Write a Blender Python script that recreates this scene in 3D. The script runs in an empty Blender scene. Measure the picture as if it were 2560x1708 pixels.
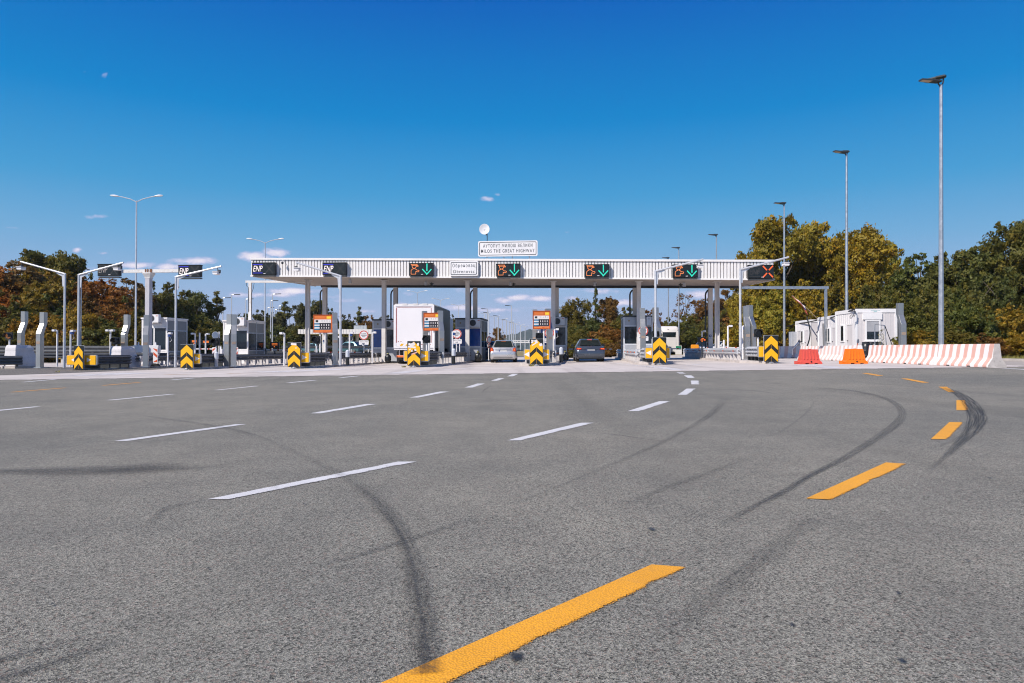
import bpy, bmesh, math, random
import numpy as np
from mathutils import Vector, Matrix
R = math.radians
random.seed(7)
SC = bpy.context.scene
COL = SC.collection
# ---------------------------------------------------------------- camera model
F = 1707.0; CX, CY = 1280.0, 854.0
CAM_H = 0.85
PIT = math.atan(20.0 / F)
T = math.tan(R(5.5)); YAW = -R(5.5)           # the toll lanes run 5.5 degrees right of the view
S = 0.013                                      # crossfall of the paved area
def gz(x): return S * max(-23.0, min(26.0, x))
def ray(px, py):
    u = (px - CX) / F; v = (CY - py) / F
    return Vector((u, math.cos(PIT) - v * math.sin(PIT), math.sin(PIT) + v * math.cos(PIT)))
def W(px, py, Z):
    d = ray(px, py); return Vector((0, 0, CAM_H)) + d * (Z / d.y)
def G(px, py, up=0.0):                         # photograph point -> point on the paved plane
    d = ray(px, py); t = (CAM_H - up) / (S * d.x - d.z)
    p = d * t; return Vector((p.x, p.y, S * p.x + up))
def rowZ(px, z0): return z0 / (1 + T * (px - CX) / F)
def XZ(px, Z): return (px - CX) / F * Z
def at(px, z0, up=0.0):                        # ground point in a row across the lanes
    Z = rowZ(px, z0); x = XZ(px, Z); return Vector((x, Z, gz(x) + up))
def atz(px, Z, up=0.0):
    x = XZ(px, Z); return Vector((x, Z, gz(x) + up))
# ---------------------------------------------------------------- materials
MATS = {}
def nodes(name):
    m = bpy.data.materials.new(name); m.use_nodes = True
    nt = m.node_tree; b = nt.nodes['Principled BSDF']
    return m, nt, b
def N(nt, t, **kw):
    n = nt.nodes.new(t)
    for k, v in kw.items(): setattr(n, k, v)
    return n
def mixc(nt, fac, a, b, blend='MIX'):
    n = N(nt, 'ShaderNodeMix', data_type='RGBA', blend_type=blend)
    for i, x in ((0, fac), (6, a), (7, b)):
        if isinstance(x, bpy.types.NodeSocket): nt.links.new(x, n.inputs[i])
        elif i == 0: n.inputs[0].default_value = x
        else: n.inputs[i].default_value = (*x[:3], 1)
    return n.outputs[2]
def mth(nt, op, a, b=None, c=None, clamp=False):
    n = N(nt, 'ShaderNodeMath', operation=op, use_clamp=clamp)
    for i, x in enumerate((a, b, c)):
        if x is None: continue
        if isinstance(x, bpy.types.NodeSocket): nt.links.new(x, n.inputs[i])
        else: n.inputs[i].default_value = x
    return n.outputs[0]
def noise(nt, scale, detail=3, rough=.55, vec=None, out=0):
    n = N(nt, 'ShaderNodeTexNoise'); n.inputs['Scale'].default_value = scale
    n.inputs['Detail'].default_value = detail; n.inputs['Roughness'].default_value = rough
    if vec is not None: nt.links.new(vec, n.inputs['Vector'])
    return n.outputs[out]
def rng(nt, x, a, b, c=0., d=1.):
    n = N(nt, 'ShaderNodeMapRange'); n.clamp = True
    nt.links.new(x, n.inputs[0])
    for i, v in zip((1, 2, 3, 4), (a, b, c, d)): n.inputs[i].default_value = v
    return n.outputs[0]
def obco(nt): return N(nt, 'ShaderNodeTexCoord').outputs['Object']
def geopos(nt): return N(nt, 'ShaderNodeNewGeometry').outputs['Position']
def mat(name, col, rough=.6, metal=0., var=.12, scale=3., dirt=None, bump=0., emit=0., spec=None, coat=0.):
    """A painted / metal / plastic surface with soft patchy wear."""
    if name in MATS: return MATS[name]
    m, nt, b = nodes(name)
    co = geopos(nt)
    n1 = noise(nt, scale, 4, .6, co)
    dk = tuple(c * (1 - var) for c in col); lt = tuple(min(1, c * (1 + var * .5)) for c in col)
    c = mixc(nt, rng(nt, n1, .3, .7), dk, lt)
    if dirt:
        n2 = noise(nt, scale * 3.3, 6, .7, co)
        c = mixc(nt, rng(nt, n2, .56, .78, 0, .85), c, dirt)
    nt.links.new(c, b.inputs['Base Color'])
    b.inputs['Metallic'].default_value = metal
    nt.links.new(rng(nt, n1, .2, .8, max(0.03, rough - .08), min(1, rough + .08)), b.inputs['Roughness'])
    if spec is not None: b.inputs['Specular IOR Level'].default_value = spec
    if coat: b.inputs['Coat Weight'].default_value = coat; b.inputs['Coat Roughness'].default_value = .05
    if bump:
        bn = N(nt, 'ShaderNodeBump'); bn.inputs['Strength'].default_value = bump; bn.inputs['Distance'].default_value = .02
        nt.links.new(noise(nt, scale * 12, 4, .6, co), bn.inputs['Height']); nt.links.new(bn.outputs[0], b.inputs['Normal'])
    if emit:
        b.inputs['Emission Color'].default_value = (*col, 1); b.inputs['Emission Strength'].default_value = emit
    MATS[name] = m; return m
# ---------------------------------------------------------------- mesh builder
class MB:
    def __init__(s): s.v = []; s.f = []; s.m = []
    def add(s, vs, fs, m=0, M=None):
        o = len(s.v)
        for p in vs:
            p = Vector(p); s.v.append(tuple(M @ p) if M else tuple(p))
        for f in fs: s.f.append([o + i for i in f]); s.m.append(m)
        return s
    def box(s, c, d, m=0, rz=0., rx=0., ry=0.):
        hx, hy, hz = d[0] / 2, d[1] / 2, d[2] / 2
        vs = [(x, y, z) for x in (-hx, hx) for y in (-hy, hy) for z in (-hz, hz)]
        M = Matrix.Translation(c) @ Matrix.Rotation(rz, 4, 'Z') @ Matrix.Rotation(ry, 4, 'Y') @ Matrix.Rotation(rx, 4, 'X')
        return s.add(vs, [(0, 1, 3, 2), (4, 6, 7, 5), (0, 4, 5, 1), (2, 3, 7, 6), (0, 2, 6, 4), (1, 5, 7, 3)], m, M)
    def bb(s, x0, x1, y0, y1, z0, z1, m=0):
        return s.box(((x0 + x1) / 2, (y0 + y1) / 2, (z0 + z1) / 2), (abs(x1 - x0), abs(y1 - y0), abs(z1 - z0)), m)
    def rbb(s, x0, x1, y0, y1, z0, z1, r=.03, m=0):   # box with chamfered vertical-plane outline (x-z)
        P = [(x0 + r, z0), (x1 - r, z0), (x1, z0 + r), (x1, z1 - r), (x1 - r, z1), (x0 + r, z1), (x0, z1 - r), (x0, z0 + r)]
        return s.prism(P, y0, y1, 'y', m)
    def prism(s, P, d0, d1, ax='y', m=0, M=None):
        n = len(P)
        def q(a, b, d): return {'y': (a, d, b), 'x': (d, a, b), 'z': (a, b, d)}[ax]
        vs = [q(a, b, d0) for a, b in P] + [q(a, b, d1) for a, b in P]
        fs = [list(range(n)), list(range(2 * n - 1, n - 1, -1))] + [(i, (i + 1) % n, n + (i + 1) % n, n + i) for i in range(n)]
        return s.add(vs, fs, m, M)
    def ring(s, rings, m=0, cap=True, close=True):
        o = len(s.v); n = len(rings[0])
        for r in rings: s.v += [tuple(p) for p in r]
        for k in range(len(rings) - 1):
            for i in range(n if close else n - 1):
                a = o + k * n + i; b = o + k * n + (i + 1) % n
                s.f.append([a, b, b + n, a + n]); s.m.append(m)
        if cap:
            s.f.append([o + i for i in range(n)][::-1]); s.m.append(m)
            e = o + (len(rings) - 1) * n
            s.f.append([e + i for i in range(n)]); s.m.append(m)
        return s
    def cyl(s, p0, p1, r0, r1=None, n=10, m=0):
        p0 = Vector(p0); p1 = Vector(p1); r1 = r0 if r1 is None else r1
        return s.tube([p0, p1], [r0, r1], n, m)
    def tube(s, pts, r, n=8, m=0):
        pts = [Vector(p) for p in pts]
        if not isinstance(r, (list, tuple)): r = [r] * len(pts)
        rings = []
        for i, p in enumerate(pts):
            d = (pts[min(i + 1, len(pts) - 1)] - pts[max(i - 1, 0)]).normalized()
            a = d.orthogonal() if i == 0 else (pa - d * pa.dot(d))
            a.normalize(); pa = a; b = d.cross(a)
            rings.append([p + (a * math.cos(2 * math.pi * k / n) + b * math.sin(2 * math.pi * k / n)) * r[i] for k in range(n)])
        return s.ring(rings, m)
    def lathe(s, prof, n=16, c=(0, 0, 0), m=0):
        c = Vector(c)
        return s.ring([[c + Vector((r * math.cos(2 * math.pi * k / n), r * math.sin(2 * math.pi * k / n), z)) for k in range(n)] for r, z in prof], m)
    def disc(s, c, r, y, n=24, r_in=0., th=.004, m=0):   # flat disc / annulus facing -y, a thin solid
        cx, cz = c
        o = [(cx + r * math.cos(2 * math.pi * k / n), cz + r * math.sin(2 * math.pi * k / n)) for k in range(n)]
        if not r_in: return s.prism(o, y, y + th, 'y', m)
        q = [(cx + r_in * math.cos(2 * math.pi * k / n), cz + r_in * math.sin(2 * math.pi * k / n)) for k in range(n)]
        vs = [(a, y, b) for a, b in o] + [(a, y, b) for a, b in q] + [(a, y + th, b) for a, b in o] + [(a, y + th, b) for a, b in q]
        fs = []
        for i in range(n):
            j = (i + 1) % n
            fs += [(i, j, n + j, n + i), (2 * n + i, 3 * n + i, 3 * n + j, 2 * n + j), (i, 2 * n + i, 2 * n + j, j), (n + i, n + j, 3 * n + j, 3 * n + i)]
        return s.add(vs, fs, m)
    def line(s, pts, w, y, m=0, th=.004):      # flat strokes in the x-z plane facing -y
        for (a, b) in zip(pts[:-1], pts[1:]):
            a = Vector(a); b = Vector(b); d = (b - a).normalized() * (w * .5); nrm = Vector((-d.y, d.x))
            P = [a - d + nrm, b + d + nrm, b + d - nrm, a - d - nrm]
            s.prism([tuple(p) for p in P], y, y + th, 'y', m)
        return s
    def build(s, name, mats, parent=None, loc=None, rz=None, smooth=False, solid=True, bevel=0.):
        me = bpy.data.meshes.new(name); me.from_pydata(s.v, [], s.f)
        mats = mats if isinstance(mats, (list, tuple)) else [mats]
        for q in mats: me.materials.append(q)
        me.polygons.foreach_set('material_index', s.m)
        if solid:
            b = bmesh.new(); b.from_mesh(me); bmesh.ops.recalc_face_normals(b, faces=b.faces)
            if bevel: bmesh.ops.bevel(b, geom=b.edges[:], offset=bevel, segments=2, affect='EDGES', clamp_overlap=True)
            b.to_mesh(me); b.free()
        if smooth:
            me.polygons.foreach_set('use_smooth', [True] * len(me.polygons))
            if smooth != 2: me.set_sharp_from_angle(angle=R(35))
        me.update()
        o = bpy.data.objects.new(name, me); COL.objects.link(o)
        if parent: o.parent = parent
        if loc is not None: o.location = loc
        if rz is not None: o.rotation_euler = (0, 0, rz)
        return o
def tag(o, label=None, cat=None, group=None, kind=None):
    if label: o['label'] = label
    if cat: o['category'] = cat
    if group: o['group'] = group
    if kind: o['kind'] = kind
    return o
def thing(name, label, cat, loc, rz=0., group=None):
    o = bpy.data.objects.new(name, None); COL.objects.link(o); o.empty_display_size = .2
    o.location = loc; o.rotation_euler = (0, 0, rz)
    return tag(o, label, cat, group)
def copy_tree(o, parent=None):
    c = o.copy(); COL.objects.link(c); c.parent = parent
    for ch in KIDS.get(o.name, list(o.children)): copy_tree(ch, c)
    return c
KIDS = {}
def dup(root, loc, rz, label, scale=None, group=None):
    c = copy_tree(root); c.location = loc; c.rotation_euler = (0, 0, rz); c['label'] = label
    if group: c['group'] = group
    if scale: c.scale = (scale,) * 3 if not isinstance(scale, (tuple, list)) else scale
    return c
def text(s, name, m, parent, loc, h=None, w=None, shear=0., bold=.0, th=.004, track=1.):
    """Lettering as a thin solid in the x-z plane facing -y, fitted to height h and width w (metres)."""
    cu = bpy.data.curves.new('lettering', 'FONT'); cu.body = s; cu.size = 1; cu.align_x = 'CENTER'; cu.resolution_u = 3
    cu.offset = bold; cu.shear = shear; cu.space_character = track
    ob = bpy.data.objects.new('lettering_source', cu); COL.objects.link(ob)
    dg = bpy.context.evaluated_depsgraph_get(); dg.update()
    me = bpy.data.meshes.new_from_object(ob.evaluated_get(dg))
    bpy.data.objects.remove(ob)
    vs = [v.co.copy() for v in me.vertices]; fs = [tuple(p.vertices) for p in me.polygons]
    bpy.data.meshes.remove(me)
    x0 = min(v.x for v in vs); x1 = max(v.x for v in vs); y0 = min(v.y for v in vs); y1 = max(v.y for v in vs)
    sy = h / (y1 - y0) if h else None; sx = w / (x1 - x0) if w else sy
    if sy is None: sy = sx
    mb = MB(); mb.add([((v.x - (x0 + x1) / 2) * sx, -th, (v.y - (y0 + y1) / 2) * sy) for v in vs], fs)
    return mb.build(name, m, parent, loc, solid=False)
def ordinal(i): return ['nearest', 'second nearest', 'third nearest', 'fourth nearest', 'fifth nearest', 'sixth nearest', 'seventh nearest', 'eighth nearest', 'ninth nearest', 'tenth nearest', 'eleventh nearest', 'twelfth nearest', 'thirteenth nearest', 'fourteenth nearest', 'fifteenth nearest', 'sixteenth nearest'][i]
def nth(i): return ['first', 'second', 'third', 'fourth', 'fifth', 'sixth', 'seventh', 'eighth', 'ninth', 'tenth', 'eleventh', 'twelfth', 'thirteenth', 'fourteenth', 'fifteenth', 'sixteenth', 'seventeenth', 'eighteenth', 'nineteenth', 'twentieth'][i]
# ---------------------------------------------------------------- shared materials
white = mat('white_paint', (.78, .76, .76), .45, var=.07, scale=1.5)
white_dirty = mat('weathered_white_paint', (.72, .70, .69), .5, var=.14, scale=2, dirt=(.5, .46, .42))
def cladding_mat():
    m, nt, b = nodes('ribbed_white_cladding'); co = geopos(nt)
    mp = N(nt, 'ShaderNodeMapping'); mp.inputs['Scale'].default_value = (1, 1, .12); nt.links.new(co, mp.inputs['Vector'])
    c = mixc(nt, rng(nt, noise(nt, .35, 4, .6, co), .3, .7), (.74, .71, .69), (.80, .775, .755))
    c = mixc(nt, rng(nt, noise(nt, 5, 5, .7, mp.outputs[0]), .56, .80, 0, .55), c, (.50, .45, .40))
    nt.links.new(c, b.inputs['Base Color']); b.inputs['Roughness'].default_value = .42; return m
cladding = cladding_mat()
panel_white = mat('white_cladding', (.80, .77, .75), .4, var=.05, scale=.8)
rust_white = mat('rust_stained_white_paint', (.72, .70, .68), .55, var=.1, scale=2.5, dirt=(.38, .17, .07))
galv = mat('galvanised_steel', (.50, .52, .55), .42, .75, var=.18, scale=6)
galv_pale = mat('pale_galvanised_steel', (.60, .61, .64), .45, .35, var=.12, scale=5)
shaded_rail = mat('shade_toned_rail_steel', (.115, .12, .135), .55, .25, var=.28, scale=4, dirt=(.07, .065, .06))  # galvanised rail steel with the shade put into its colour
post_mat = mat('pale_concrete_post', (.60, .56, .54), .8, var=.2, scale=5, dirt=(.35, .31, .28))
stainless = mat('brushed_stainless_steel', (.44, .44, .43), .42, .8, var=.04, scale=1.5)
rail_dark = mat('dark_rail_steel', (.075, .08, .09), .55, .3, var=.3, scale=3)  # darker steel for the long background guardrails
black = mat('matt_black', (.012, .014, .015), .5, var=.2)
screen_black = mat('display_black', (.010, .014, .015), .35, var=.3, scale=8)
dark_grey = mat('dark_grey_metal', (.05, .055, .06), .5, .2)
rubber = mat('black_rubber', (.015, .015, .016), .85)
yellow = mat('yellow_reflective_sheet', (.82, .42, .004), .42, var=.05)
sign_black = mat('black_reflective_sheet', (.010, .013, .013), .4)
red_sign = mat('red_reflective_sheet', (.58, .05, .015), .45, var=.06)
orange_board = mat('orange_board', (.62, .13, .015), .5, var=.1, scale=4)
orange_pale = mat('pale_orange_lettering', (.85, .28, .07), .5)
blue_row = mat('blue_table_row', (.01, .16, .30), .5)
glass_dark = mat('dark_glass', (.010, .018, .024), .06, var=.2, spec=.7)
glass_blue = mat('blue_tinted_glass', (.012, .07, .30), .06, var=.25, spec=.7)
alu_grey = mat('grey_booth_panel', (.42, .44, .48), .45, .1, var=.08)  # also carries the painted shade on booths under the canopy
alu_frame = mat('pale_booth_frame', (.62, .64, .68), .4, .1, var=.06)
led_orange = mat('orange_led', (.70, .22, .07), .5, emit=.48, var=0)
led_amber = mat('amber_led', (.85, .20, .03), .5, emit=.7, var=0)
led_green = mat('green_led', (.015, .46, .32), .5, emit=.60, var=0)
led_white = mat('white_led', (.80, .70, .67), .5, emit=.5, var=0)
led_blue = mat('blue_led', (.03, .03, .50), .5, emit=.7, var=0)
led_dim = mat('unlit_led', (.035, .033, .034), .6)
# ---------------------------------------------------------------- ground materials
def N2off(nt, co):
    v = N(nt, 'ShaderNodeVectorMath', operation='ADD'); nt.links.new(co, v.inputs[0]); v.inputs[1].default_value = (31.7, 12.3, 5.1); return v.outputs[0]
def asphalt_mat(name, base, near):
    m, nt, b = nodes(name); co = geopos(nt)
    vo = N(nt, 'ShaderNodeTexVoronoi'); vo.inputs['Scale'].default_value = 250; nt.links.new(co, vo.inputs['Vector'])
    sep = N(nt, 'ShaderNodeSeparateColor'); nt.links.new(vo.outputs['Color'], sep.inputs[0])
    v2 = N(nt, 'ShaderNodeTexVoronoi'); v2.inputs['Scale'].default_value = 120; nt.links.new(co, v2.inputs['Vector'])
    s2 = N(nt, 'ShaderNodeSeparateColor'); nt.links.new(v2.outputs['Color'], s2.inputs[0])
    g = mth(nt, 'ADD', mth(nt, 'MULTIPLY', sep.outputs[0], .62), mth(nt, 'MULTIPLY', s2.outputs[1], .38))
    st = mixc(nt, rng(nt, g, .14, .88), tuple(c * .22 for c in base), tuple(c * 1.78 for c in base))
    # single pale and brownish stones
    st = mixc(nt, rng(nt, sep.outputs[1], .955, .965), st, (.42, .37, .33))
    st = mixc(nt, rng(nt, s2.outputs[2], .90, .93, 0, .5), st, near)
    big = noise(nt, .22, 5, .6, co)
    st = mixc(nt, 1.0, st, mixc(nt, rng(nt, big, .3, .7), (.80, .82, .84), (1.15, 1.13, 1.10)), 'MULTIPLY')
    mid = noise(nt, 1.7, 5, .65, co)
    st = mixc(nt, 1.0, st, mixc(nt, rng(nt, mid, .3, .72), (.86, .86, .87), (1.09, 1.09, 1.08)), 'MULTIPLY')
    # dried spills and scuffed blotches, and a few hairline cracks
    st = mixc(nt, rng(nt, noise(nt, .7, 7, .75, co), .60, .76, 0, .45), st, tuple(c * .42 for c in base))
    st = mixc(nt, rng(nt, noise(nt, .95, 7, .78, N2off(nt, co)), .62, .78, 0, .40), st, tuple(min(1, c * 1.75) for c in base))
    ck = N(nt, 'ShaderNodeTexVoronoi', feature='DISTANCE_TO_EDGE'); ck.inputs['Scale'].default_value = .16
    wv = N(nt, 'ShaderNodeMix', data_type='VECTOR'); wv.inputs[0].default_value = .22; nt.links.new(co, wv.inputs[4]); nt.links.new(noise(nt, 1.1, 5, .7, co, 1), wv.inputs[5]); nt.links.new(wv.outputs[1], ck.inputs['Vector'])
    ckm = mth(nt, 'MULTIPLY', mth(nt, 'LESS_THAN', ck.outputs['Distance'], .0012), rng(nt, noise(nt, .12, 2, .5, co), .52, .60, 0, .7))
    st = mixc(nt, ckm, st, tuple(c * .25 for c in base))
    # long faint wheel tracks along the carriageway
    mp = N(nt, 'ShaderNodeMapping'); mp.inputs['Rotation'].default_value = (0, 0, R(-38)); mp.inputs['Scale'].default_value = (1.0, .05, 1)
    nt.links.new(co, mp.inputs['Vector'])
    st = mixc(nt, rng(nt, noise(nt, 1.1, 3, .5, mp.outputs[0]), .52, .75, 0, .28), st, tuple(c * .45 for c in base))
    nt.links.new(st, b.inputs['Base Color'])
    b.inputs['Roughness'].default_value = .85; b.inputs['Specular IOR Level'].default_value = .3
    bn = N(nt, 'ShaderNodeBump'); bn.inputs['Strength'].default_value = .55; bn.inputs['Distance'].default_value = .006
    nt.links.new(mth(nt, 'ADD', vo.outputs['Distance'], mth(nt, 'MULTIPLY', v2.outputs['Distance'], .8)), bn.inputs['Height'])
    nt.links.new(bn.outputs[0], b.inputs['Normal'])
    return m
asphalt = asphalt_mat('asphalt', (.222, .210, .178), (.30, .22, .18))
asphalt_far = asphalt_mat('worn_asphalt', (.17, .155, .14), (.24, .2, .17))
def concrete_mat():
    m, nt, b = nodes('pale_concrete'); co = geopos(nt)
    n1 = noise(nt, .5, 6, .65, co); n2 = noise(nt, 9, 5, .7, co)
    c = mixc(nt, rng(nt, n1, .3, .7), (.50, .45, .42), (.65, .585, .545))
    c = mixc(nt, rng(nt, n2, .3, .7, 0, .35), c, (.46, .39, .35))
    # tyre-darkened streaks that run with the lanes
    mp = N(nt, 'ShaderNodeMapping'); mp.inputs['Rotation'].default_value = (0, 0, R(5.5)); mp.inputs['Scale'].default_value = (1, .06, 1)
    nt.links.new(co, mp.inputs['Vector'])
    c = mixc(nt, rng(nt, noise(nt, .9, 4, .6, mp.outputs[0]), .50, .72, 0, .6), c, (.30, .26, .24))
    # oil and patch stains
    c = mixc(nt, rng(nt, noise(nt, 1.3, 6, .75, co), .60, .74, 0, .6), c, (.20, .18, .17))
    # saw-cut joints
    sx = N(nt, 'ShaderNodeSeparateXYZ'); nt.links.new(co, sx.inputs[0])
    yy = mth(nt, 'ADD', sx.outputs[1], mth(nt, 'MULTIPLY', sx.outputs[0], T))
    fr = mth(nt, 'FRACT', mth(nt, 'MULTIPLY', mth(nt, 'ADD', yy, .4), 1 / 5.0))
    j = mth(nt, 'LESS_THAN', fr, .012)
    c = mixc(nt, mth(nt, 'MULTIPLY', j, .7), c, (.08, .075, .07))
    nt.links.new(c, b.inputs['Base Color']); b.inputs['Roughness'].default_value = .85
    bn = N(nt, 'ShaderNodeBump'); bn.inputs['Strength'].default_value = .3; bn.inputs['Distance'].default_value = .01
    nt.links.new(n2, bn.inputs['Height']); nt.links.new(bn.outputs[0], b.inputs['Normal'])
    return m
concrete = concrete_mat()
def grass_mat(name, a, bcol, c3):
    m, nt, b = nodes(name); co = geopos(nt)
    c = mixc(nt, rng(nt, noise(nt, .15, 5, .6, co), .35, .65), a, bcol)
    c = mixc(nt, rng(nt, noise(nt, 6, 5, .7, co), .5, .7), c, c3)
    nt.links.new(c, b.inputs['Base Color']); b.inputs['Roughness'].default_value = .95
    return m
dry_grass = grass_mat('dry_grass', (.30, .22, .10), (.17, .15, .05), (.40, .31, .16))
kerb_mat = mat('kerb_concrete', (.52, .47, .44), .85, var=.2, scale=3, dirt=(.25, .22, .2), bump=.3)
# ---------------------------------------------------------------- ground sheets
def sheet(name, pts, m, up, kind='structure', sub=None):
    mb = MB(); mb.add([(x, y, gz(x) + up) for x, y in pts], [list(range(len(pts)))])
    return tag(mb.build(name, m, solid=False), kind=kind)
def strip_sheet(name, xs, y0, y1, m, up):
    mb = MB()
    for i, x in enumerate(xs):
        mb.v += [(x, y0, gz(x) + up), (x, y1, gz(x) + up)]
    for i in range(len(xs) - 1):
        mb.f.append([2 * i, 2 * i + 2, 2 * i + 3, 2 * i + 1]); mb.m.append(0)
    return tag(mb.build(name, m, solid=False), kind='structure')
strip_sheet('ground', [-2500, -23, 26, 2500], -60, 3500, dry_grass, -.05)
ROAD = strip_sheet('road', [-70, -23, 26, 34], -40, 24.25, asphalt, 0.0)
PAVE = strip_sheet('concrete_pavement', [-60, -23, 19.0], 24.25, 74, concrete, 0.004)
sheet('side_road', [(-60, 27.0), (-24.5, 28.6), (-21.3, 31.5), (-19.5, 37), (-21, 44), (-60, 44)], asphalt_far, .009)
# the motorway beyond the plaza, along the lane axis
def along(x, t): return (x + T * 1.25 * t, 74 + t)
sheet('motorway', [along(-23, 0), along(14, 0), along(16, 1200), along(-10, 1200)], asphalt_far, -.02)
strip_sheet('verge', [19.0, 23.2], 24.25, 60, mat('gravel_shoulder', (.40, .35, .31), .9, var=.3, scale=4, dirt=(.2, .17, .14), bump=.4), 0.006)
mb = MB(); mb.box((23.45, 42, gz(23.4) + .04), (.25, 36, .16)); tag(mb.build('kerb', kerb_mat), kind='structure')
mb = MB()
for k in range(60):                                   # dark sealed joint where the asphalt meets the concrete
    x = -34 + k * 1.0
    mb.box((x + .5, 24.25 + random.uniform(-.012, .012), gz(x + .5) + .0075), (1.02, .035 + random.uniform(0, .03), .003), 0)
mb.build('joint_seal', mat('bitumen_joint', (.03, .03, .032), .6), ROAD)
# ---------------------------------------------------------------- painted markings
def paint_mat(name, col, wear, lw=.30, rw=.30):
    m, nt, b = nodes(name); co = geopos(nt)
    c = mixc(nt, rng(nt, noise(nt, 3, 4, .6, co), .3, .7), tuple(x * .86 for x in col), col)
    c = mixc(nt, rng(nt, noise(nt, 9, 5, .7, co), .58, .75, 0, .30), c, (.22, .17, .13))
    uv = N(nt, 'ShaderNodeUVMap'); sx = N(nt, 'ShaderNodeSeparateXYZ'); nt.links.new(uv.outputs[0], sx.inputs[0])
    # chipped where the sheet meets its edges, and in a few worn patches
    fine = noise(nt, 150, 6, .85, co); broad = noise(nt, 4.5, 3, .6, co)
    thr = mth(nt, 'ADD', mth(nt, 'ADD', mth(nt, 'MULTIPLY', rng(nt, sx.outputs[0], 0, .14, 1, 0), lw), mth(nt, 'MULTIPLY', rng(nt, sx.outputs[0], .74, 1, 0, 1), rw)), mth(nt, 'MULTIPLY', rng(nt, broad, .5, .75), wear))
    keep = mth(nt, 'GREATER_THAN', fine, mth(nt, 'ADD', thr, .26))
    tr = N(nt, 'ShaderNodeBsdfTransparent'); mx = N(nt, 'ShaderNodeMixShader')
    vs_ = N(nt, 'ShaderNodeTexVoronoi'); vs_.inputs['Scale'].default_value = 140; nt.links.new(co, vs_.inputs['Vector'])
    c = mixc(nt, rng(nt, vs_.outputs['Distance'], .25, .75, 0, .34), c, tuple(x * .45 for x in col))
    bp = N(nt, 'ShaderNodeBump'); bp.inputs['Strength'].default_value = .5; bp.inputs['Distance'].default_value = .004; nt.links.new(vs_.outputs['Distance'], bp.inputs['Height']); nt.links.new(bp.outputs[0], b.inputs['Normal'])
    nt.links.new(c, b.inputs['Base Color']); b.inputs['Roughness'].default_value = .55
    nt.links.new(keep, mx.inputs[0]); nt.links.new(tr.outputs[0], mx.inputs[1]); nt.links.new(b.outputs[0], mx.inputs[2])
    nt.links.new(mx.outputs[0], nt.nodes['Material Output'].inputs[0])
    return m
def uvmesh(name, quads, m, n=10, parent=None):
    vs = []; fs = []; uvs = []
    for q in quads:
        a, b, c, d = q; o = len(vs)
        for k in range(n + 1):
            t = k / n
            vs += [a.lerp(d, t), b.lerp(c, t)]; 
        for k in range(n):
            i = o + 2 * k; fs.append((i, i + 1, i + 3, i + 2)); uvs += [(0, k / n), (1, k / n), (1, (k + 1) / n), (0, (k + 1) / n)]
    me = bpy.data.meshes.new(name); me.from_pydata([tuple(v) for v in vs], [], fs); me.materials.append(m)
    uv = me.uv_layers.new(name='UVMap'); uv.data.foreach_set('uv', [x for p in uvs for x in p])
    o = bpy.data.objects.new(name, me); COL.objects.link(o); o.parent = parent; return o
def dash(x0, x1, y, x2, x3, y2, yb=None, yd=None, up=.004):
    return [G(x0, y, up), G(x1, yb or y, up), G(x3, yd or y2, up), G(x2, y2, up)]
white_mark = paint_mat('white_road_paint', (.78, .75, .745), .24, .26, .26)
yellow_mark = paint_mat('orange_yellow_road_tape', (.93, .41, .020), .20, .06, .36)
WD = [(517, 572, 1248, 994, 1043, 1154), (1266, 1302, 1101, 1451, 1487, 1057), (1568, 1599, 1028, 1648, 1677, 1003), (1694, 1718, 987, 1716, 1740, 971.7),
      (1728, 1749, 961, 1726.6, 1747, 951.6), (1719.5, 1739, 945, 1709, 1729, 938.5), (1698, 1716, 934, 1690, 1707, 931.2),
      (282, 319, 1102.5, 588, 618, 1060.5), (772, 803, 1033.5, 915, 943, 1010), (1023, 1046, 994, 1100, 1124, 979), (1161, 1182, 969, 1193, 1213, 959), (1227, 1245, 952, 1246, 1262, 945.6), (1267, 1284, 941, 1281, 1297, 934.7),
      (-170, -140, 1041, 85, 105, 1016.5), (264, 283, 1000.6, 425, 440, 985.4), (535, 547, 975.5, 636, 650, 965), (713, 730, 957, 782, 795, 950.5), (844, 858, 944.5, 893, 905, 939.8),
      (52, 64, 955.6, 142, 154, 947.6), (423, 436, 949.9, 480, 492, 945.2), (2476, 2484, 919, 2620, 2660, 928)]
YD = [(948, 1125, 1709, 1629, 1721, 1411, 1709, 1418), (2015, 2082, 1246, 2215, 2271, 1156, 1249, 1160), (2327, 2372, 1098, 2373, 2411, 1055.5), (2391, 2424, 1025.5, 2391, 2413.5, 1000.6),
      (2372, 2389, 980, 2346, 2369, 967), (2305, 2325, 956.7, 2252, 2271, 946.5), (2192, 2212, 939.5, 2154, 2172, 933), (24, 34, 980.6, 160, 170, 969.6), (252, 262, 963.8, 346, 356, 956)]
for d in WD: uvmesh('white_lane_marking', [dash(*d)], white_mark, parent=ROAD)
for d in YD: uvmesh('yellow_lane_marking', [dash(*d)], yellow_mark, parent=ROAD)
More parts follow.
